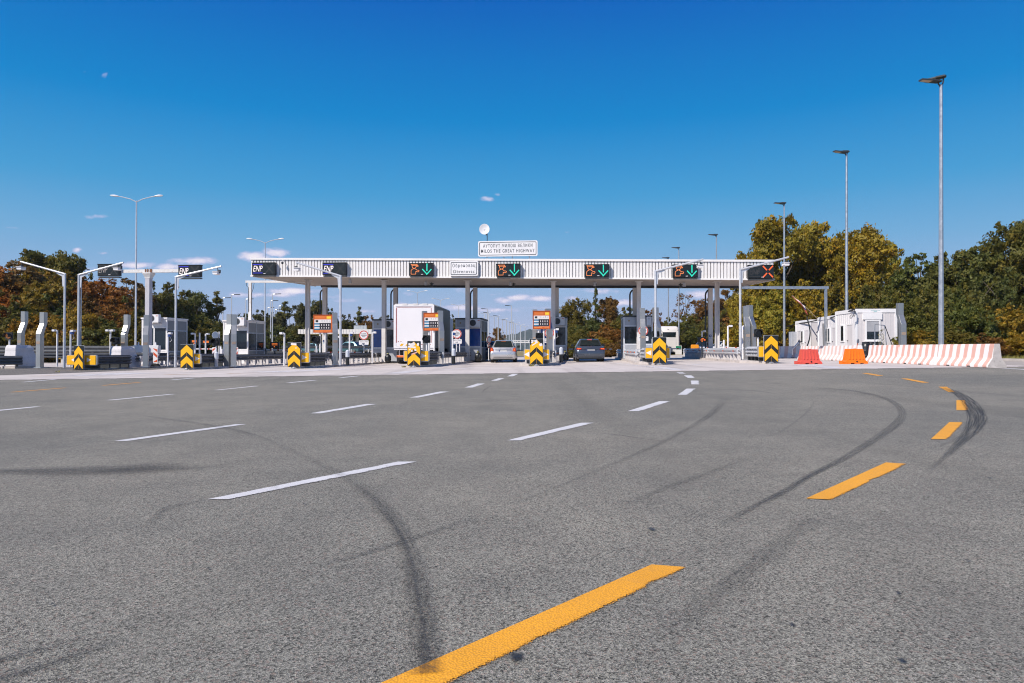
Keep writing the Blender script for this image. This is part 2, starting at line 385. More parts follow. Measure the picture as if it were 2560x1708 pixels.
# faded paint on the concrete in front of the islands
faded = paint_mat('faded_white_paint', (.74, .70, .69), .42)
FD = [(957, 1010, 934, 1030, 1075, 925.5), (1085, 1100, 926, 1170, 1190, 919.5), (1600, 1650, 915, 1680, 1722, 925), (1700, 1716, 914, 1760, 1775, 909.5), (1960, 2040, 912, 2075, 2140, 921), (1505, 1513, 905, 1618, 1632, 918), (600, 700, 931, 830, 930, 922), (100, 190, 941, 300, 420, 932), (20, 60, 935, 200, 260, 926)]
for d in FD: uvmesh('faded_white_marking', [dash(*d, up=.009)], faded, parent=PAVE)
FY = [(60, 90, 940.5, 265, 290, 936.5), (400, 425, 937, 500, 525, 934.5), (560, 580, 934, 640, 655, 932)]
fy = paint_mat('faded_yellow_paint', (.62, .38, .16), .5)
for d in FY: uvmesh('faded_yellow_marking', [dash(*d, up=.009)], fy, parent=PAVE)
# ---------------------------------------------------------------- tyre marks
def skid_mat(name, dens, streak=26., col=(.022, .022, .024), edge=.09, lo=.36, hi=.56):
    m, nt, b = nodes(name)
    uv = N(nt, 'ShaderNodeUVMap'); sx = N(nt, 'ShaderNodeSeparateXYZ'); nt.links.new(uv.outputs[0], sx.inputs[0])
    cb = N(nt, 'ShaderNodeCombineXYZ')
    nt.links.new(mth(nt, 'MULTIPLY', sx.outputs[0], streak), cb.inputs[0]); nt.links.new(mth(nt, 'MULTIPLY', sx.outputs[1], .9), cb.inputs[1])
    st = rng(nt, noise(nt, 1., 5, .7, cb.outputs[0]), lo, hi)
    e = mth(nt, 'MINIMUM', sx.outputs[0], mth(nt, 'SUBTRACT', 1.0, sx.outputs[0]))
    at_ = N(nt, 'ShaderNodeAttribute', attribute_name='fade')
    grain = rng(nt, noise(nt, 90, 5, .75, geopos(nt)), .34, .60, .15, 1)
    a = mth(nt, 'MULTIPLY', mth(nt, 'MULTIPLY', st, rng(nt, e, 0, edge)), mth(nt, 'MULTIPLY', mth(nt, 'MULTIPLY', at_.outputs['Fac'], grain), dens))
    b.inputs['Base Color'].default_value = (*col, 1); b.inputs['Roughness'].default_value = .7
    tr = N(nt, 'ShaderNodeBsdfTransparent'); mx = N(nt, 'ShaderNodeMixShader')
    nt.links.new(a, mx.inputs[0]); nt.links.new(tr.outputs[0], mx.inputs[1]); nt.links.new(b.outputs[0], mx.inputs[2])
    nt.links.new(mx.outputs[0], nt.nodes['Material Output'].inputs[0])
    return m
def spline(P, n=8):
    out = []
    for i in range(len(P) - 1):
        p0 = P[max(i - 1, 0)]; p1 = P[i]; p2 = P[i + 1]; p3 = P[min(i + 2, len(P) - 1)]
        for k in range(n):
            t = k / n
            out.append(tuple(.5 * ((2 * b) + (c - a) * t + (2 * a - 5 * b + 4 * c - d) * t * t + (3 * b - a - 3 * c + d) * t ** 3) for a, b, c, d in zip(p0, p1, p2, p3)))
    out.append(tuple(P[-1])); return out
def skid(name, P, m, up=.009):       # P: (px, py, width in photo pixels, strength)
    Q = spline(P); ctr = [G(q[0], q[1], up) for q in Q]
    vs = []; fs = []; uvs = []; fd = []; L = 0
    for i, c in enumerate(ctr):
        d = (ctr[min(i + 1, len(ctr) - 1)] - ctr[max(i - 1, 0)]); d.z = 0; d.normalize(); nrm = Vector((d.y, -d.x, 0))
        hw = max(.02, Q[i][2] * c.y / F * .5)
        if i: L += (c - ctr[i - 1]).length
        for sgn in (-1, 1):
            p = c + nrm * hw * sgn; p.z = S * p.x + up; vs.append(tuple(p)); fd.append(max(0, Q[i][3])); uvs.append((.5 + .5 * sgn, L))
    for i in range(len(ctr) - 1): fs.append((2 * i, 2 * i + 1, 2 * i + 3, 2 * i + 2))
    me = bpy.data.meshes.new(name); me.from_pydata(vs, [], fs); me.materials.append(m)
    uv = me.uv_layers.new(name='UVMap'); uv.data.foreach_set('uv', [x for f in fs for i in f for x in uvs[i]])
    a = me.attributes.new('fade', 'FLOAT', 'POINT'); a.data.foreach_set('value', fd)
    o = bpy.data.objects.new(name, me); COL.objects.link(o); o.parent = ROAD; return o
sk_dark = skid_mat('dark_tyre_mark', .98, 20, edge=.14, lo=.38, hi=.60); sk_mid = skid_mat('tyre_mark', .80, 13); sk_soft = skid_mat('soft_tyre_track', .80, 4, (.04, .037, .034), .42, .25, .6); sk_faint = skid_mat('faint_tyre_track', .55, 9, (.035, .034, .034), .25, .36, .62)
z7 = lambda x, y, w, a: (1700 + x / 2.733, 900 + y / 2.733, w / 2.733, a)
z6 = lambda x, y, w, a: (640 + x / 1.836, 920 + y / 1.836, w / 1.836, a)
z5 = lambda x, y, w, a: (x / 3.672, 920 + y / 3.672, w / 3.672, a)
skid('tyre_mark', [z7(240, 1150, 26, 0), z7(480, 1010, 50, .8), z7(700, 900, 58, .95), z7(880, 790, 60, .95), z7(1080, 690, 62, .8), z7(1250, 590, 70, .7), z7(1390, 500, 75, .6), z7(1490, 420, 70, .55), z7(1518, 362, 55, .45), z7(1480, 305, 50, .6), z7(1400, 262, 50, .55), z7(1250, 222, 60, .5), z7(1080, 200, 70, .4), z7(880, 188, 80, 0)], sk_dark)
skid('tyre_mark', [z7(1690, 765, 20, .2), z7(1830, 640, 50, .7), z7(1935, 540, 85, .85), z7(2005, 460, 118, 1), z7(2028, 390, 128, 1), z7(1990, 305, 110, 1), z7(1925, 245, 80, 1), z7(1855, 208, 60, .9), z7(1790, 188, 40, .2)], sk_dark)
skid('tyre_mark', [z6(1100, 640, 26, 0), z6(1300, 575, 30, .5), z6(1500, 495, 30, .6), z6(1700, 412, 32, .8), z6(1880, 330, 34, .8), z6(2020, 255, 38, .8), z6(2100, 200, 45, .8), z6(2150, 140, 48, .3)], sk_faint)
skid('tyre_mark', [(340, 1036, 20, .0), (392, 1044, 26, .3), (487, 1057, 30, .45), (600, 1078, 32, .45), z6(100, 350, 55, .22), z6(350, 470, 70, .28), z6(500, 560, 95, .55), z6(600, 660, 110, .75), z6(680, 780, 100, 1), z6(720, 900, 120, 1), z6(745, 1050, 150, 1), z6(765, 1200, 170, 1), z6(775, 1400, 200, 1)], sk_soft)
skid('tyre_mark', [z6(300, 890, 30, 0), z6(420, 868, 34, .7), z6(560, 830, 36, .8), z6(760, 770, 36, .8), z6(1000, 690, 30, 0)], sk_faint)
skid('tyre_mark', [z5(-200, 950, 420, .7), z5(400, 942, 480, .9), z5(900, 935, 620, 1.0), z5(1400, 918, 700, 1.1), z5(1950, 922, 300, 0)], sk_soft)
skid('tyre_mark', [z6(2560, 690, 100, .6), z6(2350, 850, 130, .6), z6(2150, 1000, 150, .7), z6(1980, 1140, 150, .5), z6(1800, 1300, 120, 0)], sk_faint)
skid('tyre_mark', [(-60, 1705, 60, .9), (85, 1668, 55, .8), (213, 1626, 50, .7), (330, 1590, 40, 0)], sk_dark)
skid('tyre_mark', [(-60, 1660, 40, .8), (60, 1630, 40, .8), (160, 1605, 36, .4), (240, 1585, 30, 0)], sk_mid)
skid('tyre_mark', [z7(560, 540, 14, 0), z7(700, 480, 14, .5), z7(830, 390, 16, .5), z7(905, 310, 18, .5), z7(915, 270, 18, 0)], sk_faint)
skid('tyre_mark', [z6(1640, 650, 50, 0), z6(1850, 560, 60, .5), z6(2100, 470, 60, .4), z6(2350, 380, 50, 0)], sk_soft)

skid('tyre_mark', [z7(1640, 610, 40, 0), z7(1760, 590, 40, .5), z7(1880, 540, 40, .4), z7(1960, 490, 30, 0)], sk_faint)
skid('tyre_mark', [z7(120, 195, 30, 0), z7(300, 200, 30, .6), z7(520, 212, 30, .5), z7(700, 240, 30, 0)], sk_mid)
skid('tyre_mark', [z6(1500, 300, 18, 0), z6(1640, 305, 18, .6), z6(1760, 322, 18, .6), z6(1880, 340, 16, 0)], sk_mid)
skid('tyre_mark', [z6(180, 935, 30, 0), z6(420, 870, 36, .6), z6(640, 800, 40, .8), z6(860, 730, 40, .6), z6(1050, 670, 30, 0)], sk_faint)
skid('tyre_mark', [(360, 1320, 20, 0), (410, 1272, 20, .6), (470, 1258, 18, .5), (540, 1246, 16, 0)], sk_mid)
# oil drips and small dark stains
sm, snt, sb = nodes('oil_stain'); sb.inputs['Base Color'].default_value = (.018, .018, .018, 1); sb.inputs['Roughness'].default_value = .5
suv = N(snt, 'ShaderNodeUVMap'); sv = N(snt, 'ShaderNodeVectorMath', operation='DISTANCE'); snt.links.new(suv.outputs[0], sv.inputs[0]); sv.inputs[1].default_value = (.5, .5, 0)
sa = mth(snt, 'MULTIPLY', rng(snt, mth(snt, 'ADD', sv.outputs['Value'], mth(snt, 'MULTIPLY', noise(snt, 30, 5, .75, geopos(snt)), .35)), .28, .52, 1, 0), .8)
tr_ = N(snt, 'ShaderNodeBsdfTransparent'); mx_ = N(snt, 'ShaderNodeMixShader'); snt.links.new(sa, mx_.inputs[0]); snt.links.new(tr_.outputs[0], mx_.inputs[1]); snt.links.new(sb.outputs[0], mx_.inputs[2]); snt.links.new(mx_.outputs[0], snt.nodes['Material Output'].inputs[0])
srn = random.Random(3)
for px, py, r in ((1630, 1322, 34), (2475, 1195, 16), (2255, 1650, 34), (1290, 1640, 60), (2245, 1480, 20), (760, 1260, 16), (520, 1420, 14), (1880, 1180, 14), (1420, 1240, 12), (300, 1190, 16), (2420, 1400, 18), (1980, 1560, 22), (130, 1510, 20), (1000, 1130, 10), (2060, 1010, 10)):
    c = G(px, py, .008); q = r * c.y / F * .55; a_ = srn.uniform(0, 3)
    uvmesh('oil_stain', [[Vector((c.x + (x * math.cos(a_) - y * math.sin(a_)) * q, c.y + (x * math.sin(a_) + y * math.cos(a_)) * q * 1.3, 0)) for x, y in ((-1, -1), (1, -1), (1, 1), (-1, 1))]], sm, 1, ROAD)
    o_ = SC.objects[[k for k in SC.objects.keys() if k.startswith('oil_stain')][-1]]
    for v_ in o_.data.vertices: v_.co.z = S * v_.co.x + .008
# ---------------------------------------------------------------- canopy
ZL = rowZ(629, 44.0); ZR = rowZ(1934, 44.0)
FLb = W(628, 690, ZL); FRb = W(1934.5, 699, ZR); FLt = W(628, 647.5, ZL); FRt = W(1934.5, 652.8, ZR)
RLb = W(789, 715, 52.6); RRb = W(1850, 716.5, 49.6)
fdir = Vector((FRb.x - FLb.x, FRb.y - FLb.y, 0)); FLEN = fdir.length; fdir.normalize(); fn = Vector((fdir.y, -fdir.x, 0))   # fn points to the viewer
FYAW = math.atan2(fdir.y, fdir.x)
def FP(px, py, off=0.):                    # photograph point -> point on the fascia plane (off metres in front)
    o = FLb + fn * off; d = ray(px, py); c = Vector((0, 0, CAM_H))
    return c + d * ((o - c).dot(fn) / d.dot(fn))
canopy = thing('toll_canopy', 'long white ribbed flat canopy on steel columns spanning the toll lanes', 'canopy', (FLb.x, FLb.y, 0), FYAW)
Mi = (Matrix.Translation((FLb.x, FLb.y, 0)) @ Matrix.Rotation(FYAW, 4, 'Z')).inverted()
L = lambda p: Mi @ Vector(p)
flb, frb, flt, frt, rlb, rrb = [L(p) for p in (FLb, FRb, FLt, FRt, RLb, RRb)]
up = Vector((0, 0, 1))
def lerpz(x, a, b): return a.z + (b.z - a.z) * x / FLEN
# ribbed sheeting: raised flats and narrow grooves
def ribbed(p0, p1, q0, q1, pitch=.2, depth=.12):   # bottom p0->p1, top q0->q1
    mb = MB(); d = p1 - p0; n = max(2, int(d.length / pitch)); nv = Vector((d.y, -d.x, 0)).normalized()
    prof = []
    for i in range(n):
        a = i / n; w = 1 / n
        prof += [(a, 0), (a + w * .72, 0), (a + w * .75, 1), (a + w * .97, 1)]
    prof.append((1, 0))
    o = 0
    for t, k in prof:
        off = -nv * (depth * k); mb.v += [tuple(p0.lerp(p1, t) + off), tuple(q0.lerp(q1, t) + off)]
    for i in range(len(prof) - 1): mb.f.append([2 * i, 2 * i + 2, 2 * i + 3, 2 * i + 1]); mb.m.append(0)
    return mb
ribbed(flb, frb, flt, frt).build('fascia', cladding, canopy, solid=False)
rlt = rlb + up * 1.05; rrt = rrb + up * 1.05
ribbed(frb, rrb, frt, rrt).build('fascia', cladding, canopy, solid=False)
ribbed(rlb, flb, rlt, flt).build('fascia', cladding, canopy, solid=False)
ribbed(rrb, rlb, rrt, rlt).build('fascia', cladding, canopy, solid=False)
def trim(name, a, b, w, h, m, dz=0, dy=0):
    mb = MB(); d = b - a
    nv = Vector((d.y, -d.x, 0)).normalized()
    a = a + up * dz + nv * dy; b = b + up * dz + nv * dy
    vs = []
    for p in (a, b):
        for (y, z) in ((0, 0), (w, 0), (w, h), (0, h)): vs.append(p + nv * y + up * z)
    mb.add(vs, [(0, 1, 2, 3), (7, 6, 5, 4), (0, 4, 5, 1), (1, 5, 6, 2), (2, 6, 7, 3), (3, 7, 4, 0)])
    return mb.build(name, m, canopy)
ex = Vector((.03, 0, 0))
trim('top_trim', flt - ex, frt + ex, .10, .13, panel_white, -.06, -.03); trim('bottom_trim', flb - ex, frb + ex, .09, .10, panel_white, -.05, -.03)
trim('top_trim', frt, rrt, .08, .13, panel_white, -.06, -.03); trim('bottom_trim', frb, rrb, .07, .10, panel_white, -.05, -.03)
trim('top_trim', rlt, flt, .08, .13, panel_white, -.06, -.03); trim('bottom_trim', rlb, flb, .07, .10, panel_white, -.05, -.03)
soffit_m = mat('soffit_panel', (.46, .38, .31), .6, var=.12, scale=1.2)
mb = MB(); ins = .02
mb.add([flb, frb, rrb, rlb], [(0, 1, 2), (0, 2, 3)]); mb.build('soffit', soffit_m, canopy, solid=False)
mb = MB(); mb.add([flt - up * .05, frt - up * .05, rrt - up * .1, rlt - up * .1], [(0, 1, 2), (0, 2, 3)]); mb.build('roof', mat('roof_membrane', (.35, .34, .33), .8), canopy, solid=False)
# dark edge beam at the back of the soffit
mb = MB(); a = rlb + Vector((.6, -.35, -.04)); b = rrb + Vector((-.2, -.35, -.04)); dv = (b - a)
mb.tube([a, b], .17, 4); mb.build('edge_beam', dark_grey, canopy)
# columns (rolled steel section) -------------------------------------------------
def ibeam(h, w=.27, d=.28, t=.03):
    mb = MB()
    mb.bb(-w / 2, w / 2, -d / 2, -d / 2 + t, 0, h); mb.bb(-w / 2, w / 2, d / 2 - t, d / 2, 0, h); mb.bb(-t / 2, t / 2, -d / 2 + t, d / 2 - t, 0, h)
    return mb
def ibeam_side(h, w=.27, d=.28, t=.035):
    mb = MB()
    mb.bb(-w / 2, -w / 2 + t, -d / 2, d / 2, 0, h); mb.bb(w / 2 - t, w / 2, -d / 2, d / 2, 0, h); mb.bb(-w / 2 + t, w / 2 - t, -t / 2, t / 2, 0, h)
    return mb
col_white = mat('column_paint', (.66, .63, .61), .55, var=.08, scale=1.2, dirt=(.5, .44, .4))
def soffit_z(p):
    q = L((p.x, p.y, 0)); t = q.x / FLEN; zf = flb.z + (frb.z - flb.z) * t
    zr = rlb.z + (rrb.z - rlb.z) * t; k = q.y / max(1., rlb.y); return zf + (zr - zf) * min(1, k)
for i, px in enumerate((769, 960, 1169, 1383.5, 1597, 1793)):
    p = at(px, 46.4, .1); h = soffit_z(p) - p.z - .003
    (ibeam_side if i in (0, 5) else ibeam)(h - .03).build('column', col_white, canopy, L(p))
    MB().box((0, 0, 0), (.5, .5, .03)).build('column_plate', col_white, canopy, L(p) + Vector((0, 0, h - .012)))
for i, px in enumerate((812, 989, 1188, 1392, 1587, 1776)):
    p = at(px, 49.2, .1); h = soffit_z(p) - p.z
    ibeam(h - .25, .29, .3).build('column', col_white, canopy, L(p))
    q = L(p) + Vector((-.34, -.05, 0))
    MB().tube([q, q + Vector((0, 0, h - .75)), q + Vector((.04, .02, h - .58)), q + Vector((.16, .1, h - .42)), q + Vector((.34, .2, h - .36))], .055, 8).build('drain_pipe', dark_grey, canopy, smooth=True)
for px, k in ((875, 0), (1064, 1), (1079, 2), (1276, 1), (1284, 2), (1487, 1), (1487, 2), (1711, 1), (1702, 2)):
    p = at(px, 45.4 + k * 1.3); z = soffit_z(p); q = L(p); q.z = z
    mb = MB(); mb.prism([(-.10, -.30), (.10, -.30), (.06, -.10), (-.06, -.10)], -.08, .08, 'y'); mb.bb(-.13, .13, -.1, .1, -.1, -.06); mb.bb(-.03, .03, -.03, .03, -.06, .0)
    mb.build('soffit_lamp', dark_grey if k == 2 else alu_grey, canopy, q)
# ---------------------------------------------------------------- matrix signs
def lane_sign(px0, px1, py0, py1, kind, label, place=None, yaw=FYAW, group='lane signals over the toll lanes'):
    """A dark display box; place(px,py,off) gives a point, default on the canopy fascia."""
    place = place or FP
    c = place((px0 + px1) / 2, (py0 + py1) / 2, .30); sc = c.y / F
    w = (px1 - px0) * sc; h = (py1 - py0) * sc
    t = thing('lane_signal', label, 'lane signal', c, yaw, group)
    mb = MB(); mb.bb(-w / 2, w / 2, 0, .26, -h / 2, h / 2); mb.bb(-w / 2 - .02, w / 2 + .02, -.03, .28, h / 2 - .02, h / 2 + .02)
    mb.build('display_case', black, t, bevel=.008)
    MB().bb(-w / 2 + .04, w / 2 - .04, -.012, -.001, -h / 2 + .05, h / 2 - .04).build('screen', screen_black, t)
    mb = MB(); mb.bb(-w / 2 + .06, w / 2 - .02, .0, .30, -h / 2 - .11, -h / 2 - .04)
    mb.build('mounting_rail', dark_grey, t)
    MB().bb(.02, .16, -.022, -.013, -h / 2 + .055, -h / 2 + .085).build('maker_plate', white, t)
    y = -.02
    if kind in ('enp', 'enp_dim', 'closed'):
        lit = kind == 'enp'
        m1 = led_white if lit else (mat('faint_led', (.30, .26, .24), .6, emit=.12, var=0) if kind == 'enp_dim' else led_dim)
        text('ENP', 'lettering', m1, t, (-w * .235, -.013, .01), h * .48, w * .41, shear=.24)
        for z in (.365, -.355): MB().bb(-w * .455, -w * .03, -.02, -.014, z * h - .016, z * h + .016).build('underline', led_blue if lit else led_dim, t)
        mb = MB()
        if kind == 'closed':
            for s1 in (-1, 1):
                mb.line([(w * .09, h * .40 * s1), (w * .215, h * .14 * s1)], .07, -.02); mb.line([(w * .445, h * .40 * s1), (w * .32, h * .14 * s1)], .07, -.02)
            mb.build('cross_symbol', mat('red_orange_led', (.80, .10, .02), .5, emit=.60, var=0), t)
            text('END', 'lettering', led_dim, t, (-w * .2, -.012, -.01), h * .3, w * .3)
        else:
            mb.line([(w * .10, h * .38), (w * .42, -h * .38)], .05, -.018); mb.line([(w * .42, h * .38), (w * .10, -h * .38)], .05, -.0145, th=.003)
            mb.build('cross_symbol', led_dim, t)
    else:
        k = lambda a, b: ((a - 450) / 740 * w, (350 - b) / 355 * h)      # measured off the sign itself
        mb = MB(); lw = .03
        hat = [k(150, 205), k(340, 205), k(340, 222), k(305, 235), k(370, 240), k(370, 262), k(310, 262)]
        mb.line(hat, lw, -.02); mb.line([k(155, 210), k(185, 235), k(180, 250), k(190, 290), k(225, 318), k(255, 318), k(295, 300), k(312, 255)], lw, -.02)
        mb.line([k(185, 236), k(300, 236)], lw, -.0201)
        mb.line([k(225, 330), k(185, 345), k(150, 380), k(150, 490), k(295, 490), k(300, 410), k(350, 425), k(385, 420), k(400, 395), k(385, 375), k(340, 375), k(300, 345), k(255, 322)], lw, -.02)
        mb.build('attendant_symbol', led_orange, t)
        mb = MB(); lw = .068
        mb.line([k(645, 195), k(645, 385)], lw, -.02); mb.line([k(512, 355), k(640, 488)], lw, -.0199); mb.line([k(773, 360), k(638, 500)], lw, -.0203)
        mb.build('arrow_symbol', led_green, t)
    return t
lane_sign(628.5, 688, 657, 687, 'enp', 'lit ENP lane signal at the left corner of the white canopy')
lane_sign(805, 865.5, 657, 687.5, 'enp', 'lit ENP lane signal on the canopy crossed by a camera mast arm')
lane_sign(1021.7, 1082, 658.5, 688.7, 'open', 'attendant and green arrow lane signal just left of the Obrenovac name board')
lane_sign(1240, 1300.6, 660, 691, 'open', 'attendant and green arrow lane signal below the highway name board')
lane_sign(1461, 1523, 661.5, 692.4, 'open', 'attendant and green arrow lane signal over the dark grey saloon car')
lane_sign(1682.5, 1744, 662, 693.4, 'open', 'attendant and green arrow lane signal partly behind a camera mast arm, right half of canopy')
lane_sign(1871, 1933.7, 663, 696, 'closed', 'dark lane signal with red-orange cross at the right corner of the canopy')
# ---------------------------------------------------------------- name boards, dish, fascia camera
def name_board(px0, px1, py0, py1, lines, label, off, legs=None, depth=.06):
    c = FP((px0 + px1) / 2, (py0 + py1) / 2, off); sc = c.y / F; w = (px1 - px0) * sc; h = (py1 - py0) * sc
    t = thing('name_board', label, 'sign', c, FYAW)
    r = .09
    def rr(w, h, r): return [(sx * (w / 2 - r) + r * math.cos(a), sz * (h / 2 - r) + r * math.sin(a)) for sx, sz, a0 in ((1, 1, 0), (-1, 1, 90), (-1, -1, 180), (1, -1, 270)) for a in [R(a0 + q) for q in (0, 30, 60, 90)]]
    mb = MB(); mb.prism(rr(w, h, r), 0, depth, 'y'); mb.build('panel', white, t)
    ins = .075
    o = rr(w - 2 * ins, h - 2 * ins, r * .8); q = rr(w - 2 * ins - .075, h - 2 * ins - .075, r * .6); n = len(o)
    mb = MB(); vs = [(a, -.004, b) for a, b in o] + [(a, -.004, b) for a, b in q] + [(a, -.001, b) for a, b in o] + [(a, -.001, b) for a, b in q]
    fs = [(i, (i + 1) % n, n + (i + 1) % n, n + i) for i in range(n)] + [(i, 2 * n + i, 2 * n + (i + 1) % n, (i + 1) % n) for i in range(n)] + [(n + i, n + (i + 1) % n, 3 * n + (i + 1) % n, 3 * n + i) for i in range(n)]
    mb.add(vs, fs); mb.build('border', mat('sign_ink', (.02, .03, .045), .5), t)
    for s, z, hh, ww in lines: text(s, 'lettering', MATS['sign_ink'], t, (0, -.001, z * h), hh * h, ww * w, bold=.004 if len(lines[0][0]) < 12 else .010, track=1.3)
    if legs:
        for px in legs:
            a = L(FP(px, 645, off - .1)); x = (Vector((FP(px, 640, off).x, FP(px, 640, off).y, 0)) - Vector((c.x, c.y, 0))).length * (1 if px > (px0 + px1) / 2 else -1)
            MB().bb(x - .03, x + .03, .07, .13, -h / 2 - .42, h / 2 - .1).build('leg', galv, t)
    return t
name_board(1194.5, 1344, 602, 641, [('АУТОПУТ МИЛОШ ВЕЛИКИ', .19, .225, .83), ('MILOS THE GREAT HIGHWAY', -.15, .225, .90)], 'white highway name board with two lines of lettering standing on top of the canopy', -.25, (1217, 1259.5, 1280.5, 1323))
name_board(1123.5, 1195.5, 652.5, 690, [('Обреновац', .17, .30, .80), ('Obrenovac', -.20, .23, .75)], 'white Obrenovac place name board fixed on the canopy front', .18, depth=.12)
p = FP(1211, 573, -1.2); sc = p.y / F
t = thing('satellite_dish', 'round white dish on a short mast behind the highway name board', 'dish', p, FYAW)
prof = [(.34 * k / 6, .10 - .10 * (k / 6) ** 2) for k in range(1, 7)]
mb = MB(); rings = [[Vector((r * math.cos(2 * math.pi * k / 20), z * .6, r * 1.04 * math.sin(2 * math.pi * k / 20))) for k in range(20)] for r, z in [(.012, .06)] + [(r, z) for r, z in prof] + [(.345, .0), (.345, .02), (.2, .1), (.01, .13)]]
mb.ring(rings); mb.build('reflector', white, t, smooth=True)
mb = MB(); mb.tube([(.05, .05, -.18), (.03, -.22, -.1), (0, -.28, .0)], .008, 6); mb.build('feed_arm', galv, t)
mb = MB(); mb.tube([(.16, .12, -.3), (.17, .13, -.5), (.17, .13, -1.05)], .025, 8); mb.bb(.08, .2, .02, .14, -.4, -.28); mb.build('mast', dark_grey, t)
p = FP(706, 657, .28)
t = thing('security_camera', 'small dome camera on an arm fixed to the canopy front near its left corner', 'camera', p, FYAW)
MB().tube([(0, .28, .16), (0, .0, .13), (0, -.02, .06)], .018, 6).build('arm', white, t); MB().lathe([(.02, .06), (.07, .05), (.08, 0), (.075, -.05), (.045, -.09), (.005, -.10)], 12).build('dome', dark_grey, t, smooth=True)
# ---------------------------------------------------------------- islands
ISL = [198, 468, 736, 1035, 1341, 1648, 1927]          # photograph x of each island nose
ORD = ['leftmost', 'second from the left', 'third from the left', 'middle', 'third from the right', 'second from the right', 'rightmost']
NOSE = []
for i, px in enumerate(ISL):
    p = at(px, 34.3)
    NOSE.append(p)
    hw = .98
    P = [(-.25, .15), (.25, .15), (hw, 2.2), (hw, 27), (-hw, 27), (-hw, 2.2)]
    mb = MB(); mb.prism(P, 0, .13, 'z'); tag(mb.build('island_kerb', kerb_mat, None, p + Vector((0, 0, -.005)), YAW), kind='structure')
# chevron markers --------------------------------------------------------------
def chevron(w, h):
    mb = MB(); mb.rbb(-w / 2, w / 2, 0, .035, 0, h, .02, 0)
    e = .022; a = w / 2 - e
    def band(zt, tk):           # chevron stripe with its apex at zt
        s = h * .235
        for sg in (-1, 1):
            P = [(0, zt), (sg * a, zt - s), (sg * a, zt - s - tk), (0, zt - tk)]
            if sg < 0: P = P[::-1]
            mb.prism(P, -.006, -.0005, 'y', 1)
    band(h - .02, h * .30); band(h * .515, h * .275)
    mb.bb(-.008, .008, -.008, -.0065, h * .53, h * .66, 2); mb.bb(-.008, .008, -.008, -.0065, .02, h * .22, 2)
    return mb
mk = ['angled black and yellow chevron board beside a white concrete block', 'black and yellow chevron board in front of the first small booth', 'chevron board with one white sticker at its tip, near an orange price board',
      'chevron board with many torn white stickers in front of the white lorry', 'chevron board with small stickers at its top between the two cars', 'clean chevron board in front of the white coach', 'chevron board beside the red water barrier at the right end']
WH = [(.66, 1.26), (.70, 1.25), (.69, 1.26), (.68, 1.25), (.67, 1.27), (.66, 1.27), (.66, 1.28)]
for i, p in enumerate(NOSE):
    w, h = WH[i]
    t = thing('chevron_marker', mk[i], 'traffic sign', p + Vector((0, -.05, 0)), YAW if i else YAW - R(14), 'chevron boards at the island noses')
    chevron(w, h).build('panel', [sign_black, yellow, mat('brass_seam', (.45, .22, .03), .5)], t, (0, 0, .09))
    MB().bb(-w / 2 - .012, w / 2 + .012, .036, .06, .08, .09 + h + .01).build('frame', alu_frame, t)
    mb = MB()
    if i == 0: mb.prism([(-.45, 0), (.4, 0), (.36, .085), (-.2, .085)], -.12, .25, 'y')
    else: mb.prism([(-.16, 0), (.16, 0), (.06, .085), (-.06, .085)], -.02, .1, 'y'); mb.cyl((-.05, -.03, .05), (.05, -.03, .05), .05, n=10)
    mb.build('foot', rubber if i == 0 else galv, t)
    st = {2: [(-.02, .94, .30, .10), (.1, .78, .08, .04)], 3: [(-.23, .88, .10, .12), (.22, .87, .1, .14), (-.08, .86, .28, .16), (-.10, .76, .40, .09), (-.2, .66, .10, .06), (.08, .64, .1, .1), (-.1, .60, .08, .08), (.02, .505, .30, .05)], 4: [(-.2, .93, .12, .09), (-.03, .93, .15, .09), (-.22, .86, .1, .06), (-.10, .80, .28, .05), (.22, .775, .15, .13), (0, .87, .12, .1)]}.get(i, [])
    for k, (x, z, sw, sh) in enumerate(st):
        mb = MB(); mb.box((0, 0, 0), (sw, .003, sh), 0, ry=random.uniform(-.5, .5) if k else .1)
        mb.build('sticker', [mat('sticker_white', (.72, .68, .67), .5), mat('sticker_pink', (.75, .42, .38), .5)][1 if (i == 3 and k == 7) else 0], t, (x, -.009 - k * .0005, .09 + z * h))
# crash cushions ------------------------------------------------------------------
def wave(n, h0, h1, d=.075):               # corrugated beam profile (offset, z)
    P = []; hz = (h1 - h0) / n
    for k in range(n):
        z = h0 + k * hz
        P += [(0, z), (d, z + hz * .28), (d, z + hz * .52), (0, z + hz * .80)]
    P.append((0, h1)); return P
def beam(mb, pts, side, n, h0, h1, d=.075, m=0):   # follow plan points (x, y); bulge toward `side` (+1 right)
    prof = wave(n, h0, h1, d); th = .008
    rings = []
    for i, (x, y) in enumerate(pts):
        a = Vector(pts[max(i - 1, 0)]); b = Vector(pts[min(i + 1, len(pts) - 1)]); dv = (b - a).normalized(); nv = Vector((dv.y, -dv.x)) * side
        rings.append([(x + nv.x * o, y + nv.y * o, z) for o, z in prof] + [(x + nv.x * (o - th), y + nv.y * (o - th), z) for o, z in prof[::-1]])
    return mb.ring(rings, m)
cush = ['crash cushion with a wide yellow nose beside the leftmost chevron board', 'crash cushion with half hidden yellow nose near the first booth', 'crash cushion behind the chevron board with one sticker', 'crash cushion behind the sticker-covered chevron board by the lorry',
        'crash cushion between the two cars', 'sunlit crash cushion in front of the white coach', 'sunlit crash cushion beside the red water barrier']
nose_w = [(-.95, .95), (-.34, .66), (-.48, .76), (-.58, .76), (-.64, .68), (-.68, .58), (-.56, .50)]
